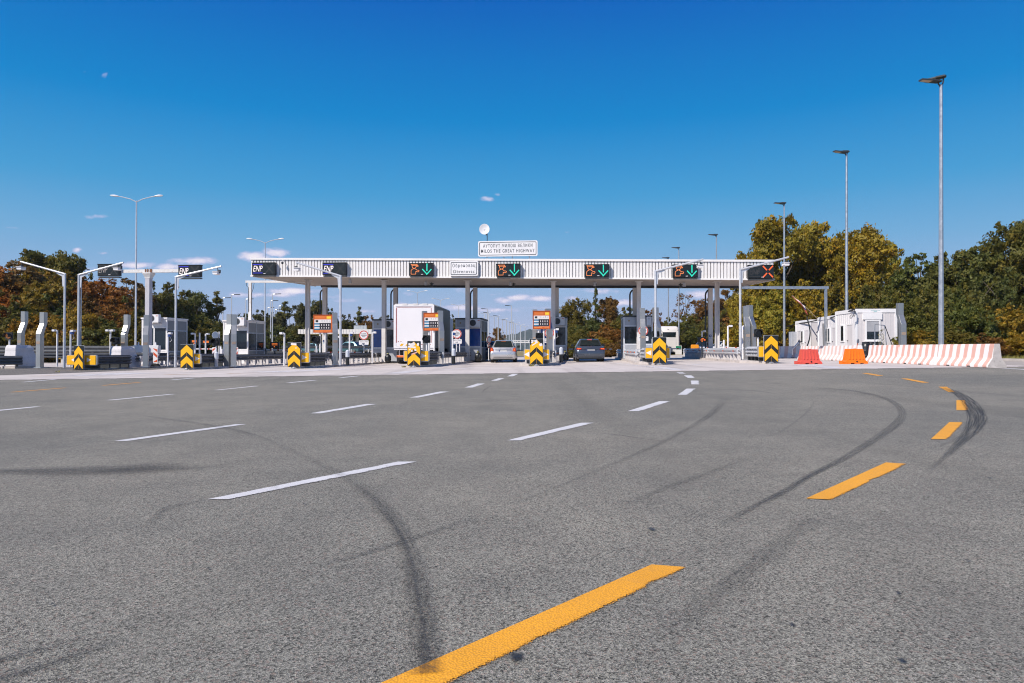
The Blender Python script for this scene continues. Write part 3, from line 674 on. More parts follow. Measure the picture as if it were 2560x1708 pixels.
for i, p in enumerate(NOSE):
    t = thing('crash_cushion', cush[i], 'crash cushion', p + Vector((0, .12, 0)), YAW if i else YAW - R(6), 'crash cushions at the island noses')
    a, b = nose_w[i]
    mb = MB(); mb.rbb(a, b, .06, .17, .30, .86, .05); mb.build('nose_box', galv, t)
    MB().bb(a + .05, b - .05, .035, .0595, .335, .83).build('reflective_panel', yellow, t)
    mb = MB()
    for sg in (-1, 1):
        x0 = .36 * sg
        if (sg > 0 and x0 + .27 < b) or (sg < 0 and x0 - .27 > a): mb.prism([(x0, .46), (x0 + .26 * sg, .59), (x0, .72)][::sg], .030, .034, 'y')
    if mb.v: mb.build('arrow_mark', white, t)
    for sg in (-1, 1):
        sx = max(.45, abs(a if sg < 0 else b) - .10)
        mb = MB(); beam(mb, [(sg * sx, .18), (sg * sx, 2.6)], sg, 3, .33, .84, .09); mb.build('side_panel', galv_pale if i > 4 and sg < 0 else shaded_rail, t)  # pale copy for the sunlit side, shade painted into the dark one
        for k in range(4):
            for z in (.47, .70):
                mb = MB(); mb.box((sg * (sx + .085), .60 + k * .5, z), (.02, .28, .035), 0); mb.build('slot', black, t)
    sxl = max(.45, abs(a) - .10); sxr = max(.45, abs(b) - .10)
    for y in (.40, 1.1, 1.85, 2.5):
        mb = MB(); mb.bb(-sxl + .02, sxr - .02, y - .05, y + .05, .12, .80); mb.build('diaphragm', dark_grey, t)
# guardrails along both sides of every island ---------------------------------------
def guardrail(i, sg):
    p = NOSE[i]
    wh = 'left' if sg < 0 else 'right'
    lab = f'steel guardrail along the {wh} edge of the {ORD[i]} toll island'
    t = thing('guardrail', lab, 'guardrail', p, YAW, 'guardrails along the toll islands')
    y0, y1 = (2.95, 23) if i else (3.6, 24)
    x = .80 * sg
    mb = MB(); pts = [(x - .10 * sg, y0), (x - .02 * sg, y0 + .5)] + [(x, y0 + 1 + k * 1.5) for k in range(int((y1 - y0 - 1) / 1.5) + 1)]
    beam(mb, pts, sg, 2, .44, .77, .085); mb.build('beam', shaded_rail if i < 5 else galv_pale, t)  # left islands get the shade-darkened colour, right ones the sunlit pale one
    mb = MB(); yy = [y0 + .25, (y0 + y1) / 2 - 1.6, (y0 + y1) / 2 + 2]
    for y in yy: mb.rbb(x + .055 * sg - .035, x + .055 * sg + .035, y, y + .22, .43, .78, .01)
    mb.build('end_shoe', galv_pale, t)
    n = int((y1 - y0) / .9)
    for k in range(n):
        y = y0 + .35 + k * .9
        mb = MB(); mb.prism([(x - .14 * sg, .10), (x + .02 * sg, .10), (x + .0 * sg, .62), (x - .14 * sg, .62)][::int(sg)], y - .06, y + .06, 'y'); mb.build('post', post_mat, t)
    if i >= 4:
        mb = MB()
        for k in range(7):
            y = y0 + 1.2 + k * 2.6
            mb.bb(x + .05 * sg, x + .09 * sg, y, y + .07, .575, .635)
        mb.build('reflector', mat('orange_reflector', (.8, .12, .01), .3), t)
for i in range(7):
    for sg in (-1, 1): guardrail(i, sg)
# the stub of another cushion at the left picture edge
p = atz(-60, 38.8, .16)
t = thing('crash_cushion', 'end of a dark crash cushion cut off by the left picture edge', 'crash cushion', p, YAW - R(40), 'crash cushions at the island noses')
for sg in (-1, 1):
    mb = MB(); beam(mb, [(sg * .5, -1.2), (sg * .5, 2.1)], sg, 3, .10, .62, .09); mb.build('side_panel', shaded_rail, t)
mb = MB(); mb.bb(-.46, .46, -1, -.9, 0, .6); mb.bb(-.46, .46, 1.8, 1.9, 0, .6); mb.build('diaphragm', dark_grey, t)
# background guardrails behind the left lanes
def long_rail(name, x0, x1, y, label, up=.0, n=2, h0=.45, h1=.78):
    t = thing(name, label, 'guardrail', (x0, y, gz((x0 + x1) / 2) + up), 0, 'long guardrails across the background')
    L_ = x1 - x0; mb = MB(); beam(mb, [(0, 0), (L_ * .5, 0), (L_, 0)], 1, n, h0, h1); mb.build('beam', rail_dark, t)
    for k in range(int(L_ / 2) + 1): MB().bb(k * 2 + .1, k * 2 + .22, .02, .14, 0, h1 - .06).build('post', post_mat, t)
long_rail('guardrail', -33.5, -22.0, 44.5, 'nearer dark guardrail crossing behind the two white concrete blocks', .15)
long_rail('guardrail', -42, -25.5, 55, 'further double guardrail in front of the autumn trees on the left', .35, 2, .55, 1.1)
long_rail('guardrail', -27, -18.5, 62, 'guardrail between the two small left booths behind the orange displays', .2)
long_rail('guardrail', -27, -9, 80, 'far guardrail below the distant cars and white lintel', .75)
# ---------------------------------------------------------------- white concrete noses
conc_white = mat('white_rendered_concrete', (.64, .61, .62), .8, var=.12, scale=2, dirt=(.36, .33, .32), bump=.25)
for (px, Z, h, w, lab) in ((46, 40.6, 1.25, 0, 'white sloped concrete block with the amber signal at the left edge'), (306, 40.0, 1.25, 0, 'white sloped concrete block in front of the tee gantry column')):
    p = atz(px, Z); lift = .16 if px < 100 else .08
    t = thing('concrete_block', lab, 'concrete block', p, 0, 'white concrete island noses')
    base = [(-.63, -.40), (.31, -.70), (.70, .80), (.30, 1.30), (-.60, 1.10)]; topp = [(-.52, -.25), (.20, -.46), (.25, .50), (.08, .9), (-.5, .8)]
    def lvl(q, z): return [Vector((x0 + (x1 - x0) * q, y0 + (y1 - y0) * q, z)) for (x0, y0), (x1, y1) in zip(base, topp)]
    mb = MB(); mb.ring([lvl(0, lift), lvl(.06, lift + h * .12), lvl(.60, lift + h * .74), lvl(.55, lift + h * .765), lvl(.62, lift + h * .87), lvl(1, lift + h)])
    mb.build('body', conc_white, t, bevel=.05)
    MB().prism([(x * 1.12, y * 1.08) for x, y in base], 0, lift, 'z').build('plinth', kerb_mat, t)
# ---------------------------------------------------------------- stainless card readers
def reader(h):
    z1, z2 = h * .615, h * .79
    front = [(0, 0), (0, z1), (.27, z2), (.27, h)]; back = [(.55, h), (.55, z2 + .05), (.30, z1 + .02), (.30, 0)]
    mb = MB(); mb.prism(front + back, -.14, .14, 'x'); return mb
labs = ['behind the block at the far left edge, left of its pair', 'beside the leftmost concrete block, standing free', 'behind the second concrete block', 'right of the second concrete block, in front of the first booth',
        'left one of the pair in front of the second booth', 'right one of the pair in front of the second booth', 'between the left price board and a camera mast', 'to the right of the lorry', 'behind the middle price board',
        'behind the price board nearest the silver car', 'in front of the column between the two cars', 'in front of the booth beside the no-passing sign, right half', 'left of the white coach', 'left one of the pair near the right end of the canopy',
        'right one of the pair near the right end of the canopy', 'behind the striped barrier, right of the white containers']
RD = [(48, 42.2, 778), (95, 38.9, 780), (307, 41.8, 786), (363.5, 39.4, 787), (566, 38.4, 785), (584.5, 38.4, 785.5), (838.5, 38.6, 781), (1105, 38.8, 776), (1065, 40.0, 777), (1337, 40.2, 773), (1376.5, 39.2, 771), (1608.5, 39.0, 769.5), (1648.5, 39.6, 768), (1870, 38.2, 764), (1886.5, 38.2, 762), (2260, 36.2, 757)]
for (px, Z, py), l in zip(RD, labs):
    p = atz(px, Z, .12); h = W(px, py, Z).z - p.z
    t = thing('card_reader', 'steel card reader ' + l, 'card reader', p, R(20) if int(px) in (363, 584, 838, 1105, 1065, 1376, 1648, 1886) else YAW * .6, 'stainless card reader columns')
    reader(h).build('column', stainless, t, bevel=.012)
    MB().bb(-.11, .11, -.008, -.0005, h * .42, h * .47).build('label_plate', mat('reader_label', (.36, .27, .21), .5), t)
    MB().bb(-.2, .2, -.06, .4, -.02, .02).build('base_plate', galv, t)
# ---------------------------------------------------------------- signal lamps
def signal(px, py, Z, lab, lit=False, h=None, face=0.):
    c = W(px, py, Z); g = gz(c.x) + .12
    t = thing('signal_lamp', lab, 'signal lamp', (c.x, c.y, g), YAW + face, 'round signal lamps on white posts')
    z = c.z - g
    MB().cyl((0, .08, 0), (0, .08, z - .1), .045, n=8).build('post', white, t, smooth=True)
    MB().rbb(-.21, .21, 0, .13, z - .22, z + .22, .03).build('housing', black, t)
    MB().disc((0, z), .165, -.03, 24, th=.03).build('lens', mat('amber_lens', (.72, .27, .09), .25, emit=.12) if lit else mat('unlit_lens', (.02, .02, .02), .2), t)
    mb = MB(); n = 13
    rings = [[Vector((r * math.cos(R(-20 + 220 * k / n)), y, z + r * math.sin(R(-20 + 220 * k / n)))) for k in range(n + 1)] for y, r in ((-.25, .19), (0, .19), (0, .178), (-.25, .178))]
    mb.ring(rings + [rings[0]], cap=False, close=False); mb.build('visor', black, t)
signal(21, 840, 41.6, 'amber lit round signal lamp above the leftmost concrete block', True)
signal(289, 852, 41.4, 'dark visored signal lamp above the second concrete block')
signal(539, 855, 38.6, 'dark signal lamp under the round mirror, left of the second booth')
signal(790, 850, 38.2, 'dark signal lamp below the left price board')
signal(1066, 848, 38.4, 'dark signal lamp below the middle price board')
signal(1348.5, 842, 38.4, 'dark signal lamp below the price board nearest the silver car')
signal(1639, 838, 38.0, 'dark signal lamp above the clean chevron board by the coach')
signal(1896, 833, 37.2, 'dark signal lamp at the pair of readers near the right end')
c = W(538, 838, 39.2)
t = thing('traffic_mirror', 'round mirror on a white post above a dark signal lamp', 'mirror', (c.x, c.y, gz(c.x) + .12), YAW)
z = c.z - gz(c.x) - .12
MB().cyl((.18, .12, 0), (.18, .12, z + .2), .04, n=8).build('post', white, t)
MB().disc((0, z), .20, 0, 24, th=.05).build('frame', alu_grey, t); MB().disc((0, z), .18, -.006, 24, th=.005).build('glass', mat('mirror_glass', (.4, .43, .47), .08, 1.), t)
MB().tube([(.18, .12, z), (0, .06, z)], .02, 6).build('bracket', galv, t)
# ---------------------------------------------------------------- camera masts
def mast(px, pyt, Z, tip, cam, lab, thin=False):
    b = atz(px, Z, .1); top = W(px, pyt, Z); tp = W(tip[0], tip[1], Z - .15); cm = W(cam[0], cam[1], Z - .2)
    t = thing('camera_mast', lab, 'camera mast', b, 0, 'camera masts at the toll lanes')
    tl = top - b; tl.x = 0; tl.y = 0; tp = tp - b; cm = cm - b
    sg = 1 if tp.x > 0 else -1
    mb = MB(); mb.tube([(0, 0, 0), (0, 0, tl.z * .4)], .075, 10); mb.tube([(0, 0, tl.z * .4), (0, 0, tl.z)], .062, 10)
    mb.cyl((0, 0, tl.z * .4 - .04), (0, 0, tl.z * .4 + .04), .085, n=10); mb.build('pole', galv_pale, t, smooth=True)
    MB().tube([tl + Vector((-.04 * sg, 0, -.04)), tp], [.055, .05], 8).build('arm', galv_pale, t, smooth=True)
    d = (tp - tl).normalized()
    P = [tl + Vector((.06 * sg, 0, -.75)), tl + Vector((.06 * sg, 0, -.05)), tl + d * .55 + Vector((0, 0, -.04)), tl + d * .52 + Vector((0, 0, -.12)), tl + Vector((.17 * sg, 0, -.17)), tl + Vector((.13 * sg, 0, -.75))]
    MB().prism([(q.x, q.z) for q in P], -.015, .015, 'y').build('gusset', galv_pale, t)
    if thin: MB().cyl((.11, .04, 0), (.11, .04, tl.z - .4), .028, n=8).build('conduit', galv, t)
    c2 = bpy.data.objects.new('camera_head', None)
    mb = MB(); mb.rbb(cm.x - .13, cm.x + .13, cm.y - .2, cm.y + .2, cm.z - .09, cm.z + .06, .03); mb.bb(cm.x - .15, cm.x + .15, cm.y - .24, cm.y + .2, cm.z + .062, cm.z + .085)
    h = mb.build('camera_housing', white, t)
    MB().bb(cm.x + .03 * sg, cm.x + .16 * sg, cm.y + .05, cm.y + .2, cm.z + .02, cm.z + .19).build('bracket', dark_grey, h)
    q = tp + (tl - tp).normalized() * ((tp.x - cm.x) * sg if (tp.x - cm.x) * sg > 0 else .05)
    MB().tube([q + Vector((0, 0, -.03)), Vector((cm.x + .08 * sg, cm.y + .12, cm.z + .12))], .022, 6).build('camera_stem', dark_grey, h)
mast(161, 684, 39.5, (51, 654), (53, 671), 'galvanised camera mast with its arm pointing left, far left')
mast(196, 686, 38.6, (309, 656.5), (294, 672.5), 'camera mast behind the leftmost chevron board with its arm pointing right', True)
mast(439, 691, 38.2, (553.5, 666), (541, 683), 'camera mast whose arm crosses the ENP signal of the tee gantry')
mast(851, 689, 38.0, (740, 656.5), (743, 674), 'camera mast with its arm pointing left across the canopy front')
mast(1639, 677, 37.5, (1758, 648.5), (1750, 666.5), 'camera mast above the clean chevron board, its arm crossing a green arrow signal')
mast(1851, 673, 37.0, (1972, 643), (1964, 661), 'camera mast at the right corner of the canopy by the red cross signal')
# ---------------------------------------------------------------- tee gantry with two ENP signals
Zt = rowZ(372, 41.6); b = atz(371, Zt, .1); top = W(372, 694, Zt)
t = thing('tee_gantry', 'rust stained white tee shaped gantry on one square column left of the canopy', 'gantry', b, YAW)
hz = top.z - b.z; hb = W(372, 673, Zt).z - b.z; sc = Zt / F
MB().bb(-.16, .16, -.16, .16, 0, hz - .03).build('column', mat('gantry_column_paint', (.52, .50, .53), .5, var=.1, dirt=(.4, .3, .25)), t, bevel=.02)
mb = MB(); mb.ring([[Vector((x * s, y * s, z)) for x, y in ((-1, -1), (1, -1), (1, 1), (-1, 1))] for s, z in ((.17, hz - .06), (.18, hz + .02), (.27, hz + .24), (.27, hz + .305))]); mb.build('capital', rust_white, t)
xl = (262 - 372) * sc; xr = (512 - 372) * sc
MB().bb(xl, xr, -.09, .09, hz + .31, hz + .52).build('beam', rust_white, t)
mb = MB()
for x in (-.2, -.05, .12, .2): mb.prism([(x, hz + .30), (x + .07, hz + .30), (x + .09, hz + .52), (x + .01, hz + .56)], -.12, -.095, 'y')
mb.build('rust_streak', mat('rust', (.20, .09, .045), .85, var=.3, scale=12), t)
pl = lambda px, py, off: W(px, py, rowZ(px, 41.6) - off)
lane_sign(242, 299.3, 660.5, 690, 'enp_dim', 'faint ENP signal hanging at the left end of the tee gantry', pl, YAW)
lane_sign(444, 502, 663, 693, 'enp', 'bright ENP signal at the right end of the tee gantry', pl, YAW)
# ---------------------------------------------------------------- booths
def booth(px0, px1, z0, pyt, lab, winL, lit, depth=2.6, ac=None, acpx=None, blue=False, acside=False):
    Z = rowZ((px0 + px1) / 2, z0); sc = Z / F; w = (px1 - px0) * sc
    p = atz((px0 + px1) / 2, Z, .13); h = W((px0 + px1) / 2, pyt, Z).z - p.z
    t = thing('toll_booth', lab, 'toll booth', p, YAW, 'toll booths on the islands')
    fr = alu_frame if not lit else panel_white; pn = alu_grey if not lit else panel_white  # sunlit booths stay white, shade is painted as grey on the others
    a = w / 2; f = .09
    mb = MB()                                     # wall frame: posts and rails, so that the panes are real openings
    for x in (-a, a - f):
        for y in (0, depth - f): mb.bb(x, x + f, y, y + f, 0, h - .1)
    mb.bb(-a + f - .01, a - f + .01, .004, f - .004, h - .74, h - .64); mb.bb(-a + f - .01, a - f + .01, .004, f - .004, .88, 1.0)
    mid = -.02
    mb.bb(mid - .045, mid + .045, .006, f - .006, .99, h - .73)
    for z0, z1 in ((.004, .1), (h - .2, h - .104)): mb.bb(-a + f - .01, a - f + .01, depth - f + .004, depth - .004, z0, z1)
    for x in (-a, a - f): mb.bb(x + .004, x + f - .004, f - .01, depth - f + .01, h - .2, h - .104)
    mb.build('frame', fr, t)
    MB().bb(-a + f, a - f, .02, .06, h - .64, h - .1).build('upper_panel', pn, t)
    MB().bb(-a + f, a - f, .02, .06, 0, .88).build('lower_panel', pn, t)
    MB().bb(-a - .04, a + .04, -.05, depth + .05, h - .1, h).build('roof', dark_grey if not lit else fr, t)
    gl = glass_blue if blue else glass_dark
    MB().bb(-a + f, mid - .045, .035, .05, 1.0, h - .74).build('window', gl, t); MB().bb(mid + .045, a - f, .035, .05, 1.0, h - .74).build('window', gl if 1100 < px0 < 1300 else glass_dark, t)
    for sg in (-1, 1):
        x = a * sg
        X0, X1 = sorted((x - .02 * sg, x - .06 * sg))
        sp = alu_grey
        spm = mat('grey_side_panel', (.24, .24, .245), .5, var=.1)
        MB().bb(X0, X1, f, depth - f, 0, .85).build('side_panel', spm, t); MB().bb(X0, X1, f, depth - f, h - .85, h - .205).build('side_panel', spm, t)
        mb = MB(); q = sorted((x - .004 * sg, x - .075 * sg))
        for y in (depth * .5,): mb.bb(q[0], q[1], y - .04, y + .04, .0, h - .1)
        mb.bb(q[0], q[1], f, depth * .5 - .04, .85, .93); mb.bb(q[0], q[1], depth * .5 + .04, depth - f, .85, .93); mb.bb(q[0], q[1], f, depth * .5 - .04, h - .93, h - .85); mb.bb(q[0], q[1], depth * .5 + .04, depth - f, h - .93, h - .85)
        mb.build('side_frame', alu_grey, t)
        for y0, y1 in ((f, depth * .5 - .04), (depth * .5 + .04, depth - f)):
            MB().bb(X0 + .01, X1 - .01, y0, y1, .93, h - .93).build('window', glass_dark, t)
    mb = MB(); mb.bb(-a + f, a - f, depth - .06, depth - .02, 0, h - .1); mb.build('rear_panel', alu_grey, t)
    mb = MB(); mb.bb(-a + .1, a - .1, .1, depth - .1, .0, .02); mb.bb(-a + .2, a - .2, .8, 1.3, .7, .78); mb.build('desk', dark_grey, t)
    for x in (-a * .62, -a * .05): MB().disc((x, h - .35), .065, .008, 12, th=.012).build('vent', mat('brass_vent', (.30, .24, .14), .5), t)
    if ac:
        c = W(acpx, ac, Z); q = Vector((c.x, c.y, c.z)) + Vector((math.sin(-YAW) * -.42, -.42, 0))
        u = thing('air_conditioner', f'white outdoor air conditioner unit on the {lab.split(" booth")[0]} booth', 'air conditioner', q, YAW, 'air conditioners on the booths')
        aw = .28 if acside else .78
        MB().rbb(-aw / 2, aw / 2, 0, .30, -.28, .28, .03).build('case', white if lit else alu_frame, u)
        if not acside:
            MB().disc((-.13, 0), .215, -.015, 24, th=.012).build('fan_grille', dark_grey, u); MB().disc((-.13, 0), .235, -.006, 24, .218, th=.005).build('fan_ring', alu_grey, u)
            MB().bb(.2, .34, -.006, -.001, .15, .2).build('logo_strip', mat('ac_label', (.55, .16, .12) if lit else (.3, .3, .32), .5), u)
        else: MB().bb(-.06, .06, -.006, -.001, .1, .2).build('logo_strip', alu_grey, u)
        mb = MB(); mb.bb(-aw / 2, -aw / 2 + .05, .02, .42, -.34, -.285); mb.bb(aw / 2 - .05, aw / 2, .02, .42, -.34, -.285); mb.build('bracket', galv, u)
    return t
for px in (386, 592):
    mb = MB(); mb.bb(-1.1, 1.1, -2, 9, -.06, .125); tag(mb.build('island_kerb', kerb_mat, None, at(px, 45.2), YAW), kind='structure')
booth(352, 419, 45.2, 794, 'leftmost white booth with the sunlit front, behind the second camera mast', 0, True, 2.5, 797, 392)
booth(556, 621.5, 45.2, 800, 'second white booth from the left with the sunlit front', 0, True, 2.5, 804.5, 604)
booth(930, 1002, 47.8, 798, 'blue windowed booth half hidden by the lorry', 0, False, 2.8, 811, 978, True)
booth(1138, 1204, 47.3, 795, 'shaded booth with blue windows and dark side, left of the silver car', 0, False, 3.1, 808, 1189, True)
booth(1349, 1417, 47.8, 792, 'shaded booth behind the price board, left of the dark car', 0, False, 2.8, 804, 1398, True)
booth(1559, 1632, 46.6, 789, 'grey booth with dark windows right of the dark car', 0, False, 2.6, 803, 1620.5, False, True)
# ---------------------------------------------------------------- orange price boards
def price_board(px0, px1, py0, py1, Z, lab, seed):
    c = W((px0 + px1) / 2, (py0 + py1) / 2, Z); sc = Z / F; w = (px1 - px0) * sc; h = (py1 - py0) * sc; g = gz(c.x) + .12
    t = thing('price_board', lab, 'price board', (c.x, c.y, g), YAW * .5, 'orange toll price boards'); z = c.z - g
    MB().bb(-w / 2, w / 2, 0, .06, z - h / 2, z + h / 2).build('panel', orange_board, t, bevel=.008)
    e = .035
    mb = MB()
    mb.bb(-w / 2, w / 2, -.018, -.001, z + h / 2 - e, z + h / 2); mb.bb(-w / 2, w / 2, -.018, -.001, z - h / 2, z - h / 2 + e)
    mb.bb(-w / 2, -w / 2 + e, -.018, -.001, z - h / 2 + e, z + h / 2 - e); mb.bb(w / 2 - e, w / 2, -.018, -.001, z - h / 2 + e, z + h / 2 - e)
    mb.build('frame', mat('orange_frame', (.46, .085, .012), .45), t)
    k = lambda a, b: ((a - 735) / 900 * w, z - (b - 775) / 880 * h)
    def rect(name, a0, b0, a1, b1, m, y=-.004):
        x0, z1 = k(a0, b0); x1, z0 = k(a1, b1); MB().bb(x0, x1, y, y + .003, z0, z1).build(name, m, t)
    rect('table', 335, 570, 1118, 1080, mat('table_white', (.72, .68, .66), .5))
    for b0, b1 in ((750, 815), (880, 945), (1015, 1080)): rect('table_row', 335, b0, 590, b1, blue_row, -.008)
    rect('emblem', 392, 600, 515, 700, black, -.008)
    rect('sticker', 918, 415, 1120, 535, mat('sticker_yellow', (.85, .55, .03), .5), -.008)
    mb = MB()
    for b in (445, 495): x0, z0 = k(350, b + 12); x1, z1 = k(830, b - 12); mb.bb(x0, x1, -.007, -.004, z0, z1)
    x0, z0 = k(350, 1155); x1, z1 = k(760, 1120); mb.bb(x0, x1, -.007, -.004, z0, z1); x0, z0 = k(890, 1150); x1, z1 = k(1115, 1120); mb.bb(x0, x1, -.007, -.004, z0, z1)
    mb.build('caption', orange_pale, t)
    mb = MB()
    for j in range(5):                      # the tall dark figures of the price columns
        a = 625 + j * 113; x0, z1 = k(a - 36, 740); x1, z0 = k(a + 36, 1065); mb.bb(x0, x1, -.0105, -.0075, z0, z1)
    for b in (770, 910, 1040): x0, z1 = k(575, b - 25); x1, z0 = k(1108, b + 25); mb.bb(x0, x1, -.0100, -.0073, z0, z1)
    mb.build('price_figures', mat('price_ink', (.02, .015, .02), .4), t)
    mb = MB()
    for j in range(4):
        a = 700 + j * 118
        x0, z1 = k(a - 14, 600 + (j % 2) * 22); x1, z0 = k(a + 12, 665); mb.bb(x0, x1, -.007, -.004, z0, z1)
    mb.build('vehicle_icons', mat('icon_grey', (.3, .36, .38), .5), t)
    for x in (-.18, .12): MB().cyl((x, .10, 0), (x, .10, z + h / 2 - .1), .05, n=8).build('post', white, t, smooth=True)
    return t
price_board(783, 831, 787, 832, 39.0, 'orange price board between the left canopy column and a steel reader', 1)
price_board(1058.5, 1101.5, 782, 827, 39.2, 'orange price board in front of the white lorry', 2)
price_board(1332, 1376, 777, 823, 39.2, 'orange price board between the silver car and the dark car', 3)
# ---------------------------------------------------------------- round toll signs
def toll_sign(px, py, Z, lab, plate=True, posts=1, dx=0):
    c = W(px, py, Z); g = gz(c.x) + .12; z = c.z - g
    t = thing('road_sign', lab, 'road sign', (c.x, c.y, g), YAW * .6, 'round stop for toll signs')
    MB().disc((0, z), .31, 0, 32, th=.02).build('panel', white, t); MB().disc((0, z), .30, -.006, 32, .245, th=.005).build('red_ring', red_sign, t)
    MB().bb(-.19, .19, -.006, -.001, z - .022, z + .022).build('bar', sign_black, t)
    text('ПУТАРИНА', 'lettering', mat('sign_ink', (.02, .03, .045)), t, (0, -.001, z + .10), .06, .33); text('PEAGE', 'lettering', MATS['sign_ink'], t, (0, -.001, z - .10), .07, .20)
    if plate:
        MB().rbb(-.32 + dx, .32 + dx, .0, .018, z - .63, z - .345, .03).build('plate', white, t)
        text('Osim za TAG', 'lettering', MATS['sign_ink'], t, (dx, -.002, z - .43), .06, .5, bold=.0); text('ENP', 'lettering', MATS['sign_ink'], t, (dx, -.002, z - .54), .065, .15, bold=.0)
    for x in ([0] if posts == 1 else [-.02, .18]): MB().cyl((x, .05, 0), (x, .05, z + .2), .032, n=8).build('post', white, t, smooth=True)
toll_sign(909.5, 838, 44.6, 'round red ringed toll sign with plate, left of the blue windowed booth')
toll_sign(1142, 835, 44.0, 'round red ringed toll sign with plate in front of the shaded booth', posts=2)
toll_sign(1373.5, 832.5, 43.2, 'round red ringed toll sign half hidden behind a steel reader between the cars', dx=-.25)
toll_sign(1608, 827, 42.4, 'round red ringed toll sign split by a steel reader at the grey booth')
# blue mandatory discs on rear columns
for px, py, z0, lab in ((810, 853, 48.6, 'small round blue disc on a rear canopy column below the left price board'), (1775.5, 840, 48.6, 'small blue and white notice on the rear canopy column by the orange barrier box')):
    c = W(px, py, rowZ(px, z0)); t = thing('notice', lab, 'notice', c, YAW)
    MB().disc((0, 0), .095, 0, 20, th=.006).build('panel', mat('notice_blue', (.01, .07, .24), .5), t)
    MB().disc((0, 0), .04, -.004, 16, th=.003).build('symbol', white, t); MB().bb(-.09, .09, 0, .006, -.2, -.11).build('caption_plate', mat('notice_pale', (.45, .55, .62), .5), t)
# ---------------------------------------------------------------- goal-post gantries
Zg = 49.5; b = atz(625, Zg, .1); hb = W(625, 704.5, Zg).z - b.z; sc = Zg / F
t = thing('cable_gantry', 'rusty white angled pipe gantry behind the left end of the canopy', 'gantry', b, 0)
MB().bb(-.10, .10, -.1, .1, 0, hb - .08).build('post', rust_white, t); MB().bb((614 - 625) * sc, (770 - 625) * sc, -.09, .09, hb - .08, hb + .08).build('beam', rust_white, t)
MB().tube([(-.25, -.05, hb - .05), (-.26, -.05, hb - .3), (-.1, -.11, hb - .42), (-.08, -.12, hb - 2.2)], .016, 6).build('cable', black, t); MB().tube([(.3, -.05, hb - .1), (.24, -.05, hb - .5), (.14, -.08, hb - .8), (.12, -.1, hb - 2.6)], .016, 6).build('cable', black, t)
Zg = 50.5; b = atz(2065, Zg, .1); hb = W(2065, 719.5, Zg).z - b.z; sc = Zg / F
t = thing('height_gantry', 'galvanised goal post gantry reaching from the canopy to behind the containers', 'gantry', b, 0)
MB().bb(-.08, .08, -.08, .08, 0, hb - .1).build('post', galv, t); MB().bb((1856 - 2065) * sc, (2071.5 - 2065) * sc, -.09, .09, hb - .1, hb + .1).build('beam', galv, t)
# ---------------------------------------------------------------- slim posts with little cameras
CP = [(143, 826, 42, -1, 0), (176.5, 827, 42, 1, 1), (276, 826, 43, 0, 0), (420, 833, 42, 1, 1), (488, 834, 47, -1, 0), (499, 832, 46, 0, 2), (514, 835, 47, 1, 0), (711, 833, 39, -1, 0), (854, 842, 47, -1, 0), (874, 832, 44, 1, 1), (931, 831, 43, 1, 0), (1131.5, 829, 42.5, 1, 1), (1387, 823, 42, 1, 1), (1755, 828, 47, 1, 0), (1820, 815, 42, 1, 0), (1856.5, 815, 40, 1, 1), (1810, 850, 41, 0, 2)]
cpl = ['far left, right of the two readers', 'behind the leftmost chevron board, left of its mast', 'with two lamp heads by the second concrete block', 'at the first booth corner', 'left of a dark orange text display', 'plain, between two orange text displays', 'right of the second orange text display',
       'beside the chevron board with one sticker', 'right of the camera mast under the canopy left half', 'with blue camera left of the toll sign', 'at the corner of the blue windowed booth', 'in front of the toll sign by the shaded booth', 'with blue camera beside the dark car price board reader', 'left of the rear column with the blue notice',
       'at the white car right of the canopy column', 'with blue camera left of the pair of readers', 'short and plain near the white car']
for (px, py, Z, sg, kind), l in zip(CP, cpl):
    b = atz(px, Z, .1); h = W(px, py, Z).z - b.z
    t = thing('camera_post', 'slim white camera post ' + l, 'camera post', b, 0, 'slim camera posts along the islands')
    MB().cyl((0, 0, 0), (0, 0, h), .052, n=10).build('post', white, t, smooth=True)
    if kind != 2:
        for s in ([sg] if sg else [-1, 1]):
            mb = MB(); mb.tube([(0, 0, h - .02), (.12 * s, 0, h + .0)], .03, 6); mb.rbb(min(.08 * s, .24 * s), max(.08 * s, .24 * s), -.16, .1, h - .07, h + .05, .02); mb.build('camera_head', white, t)
            if kind == 1: MB().bb(min(.02 * s, .18 * s), max(.02 * s, .18 * s), -.1, .08, h - .22, h - .08).build('camera_body', mat('camera_blue', (.02, .06, .22), .4), t); MB().tube([(.12 * s, .02, h - .2), (.2 * s, .03, h - .45), (.1 * s, .03, h - .55), (0, 0, h - .5)], .012, 5).build('cable', white, t)
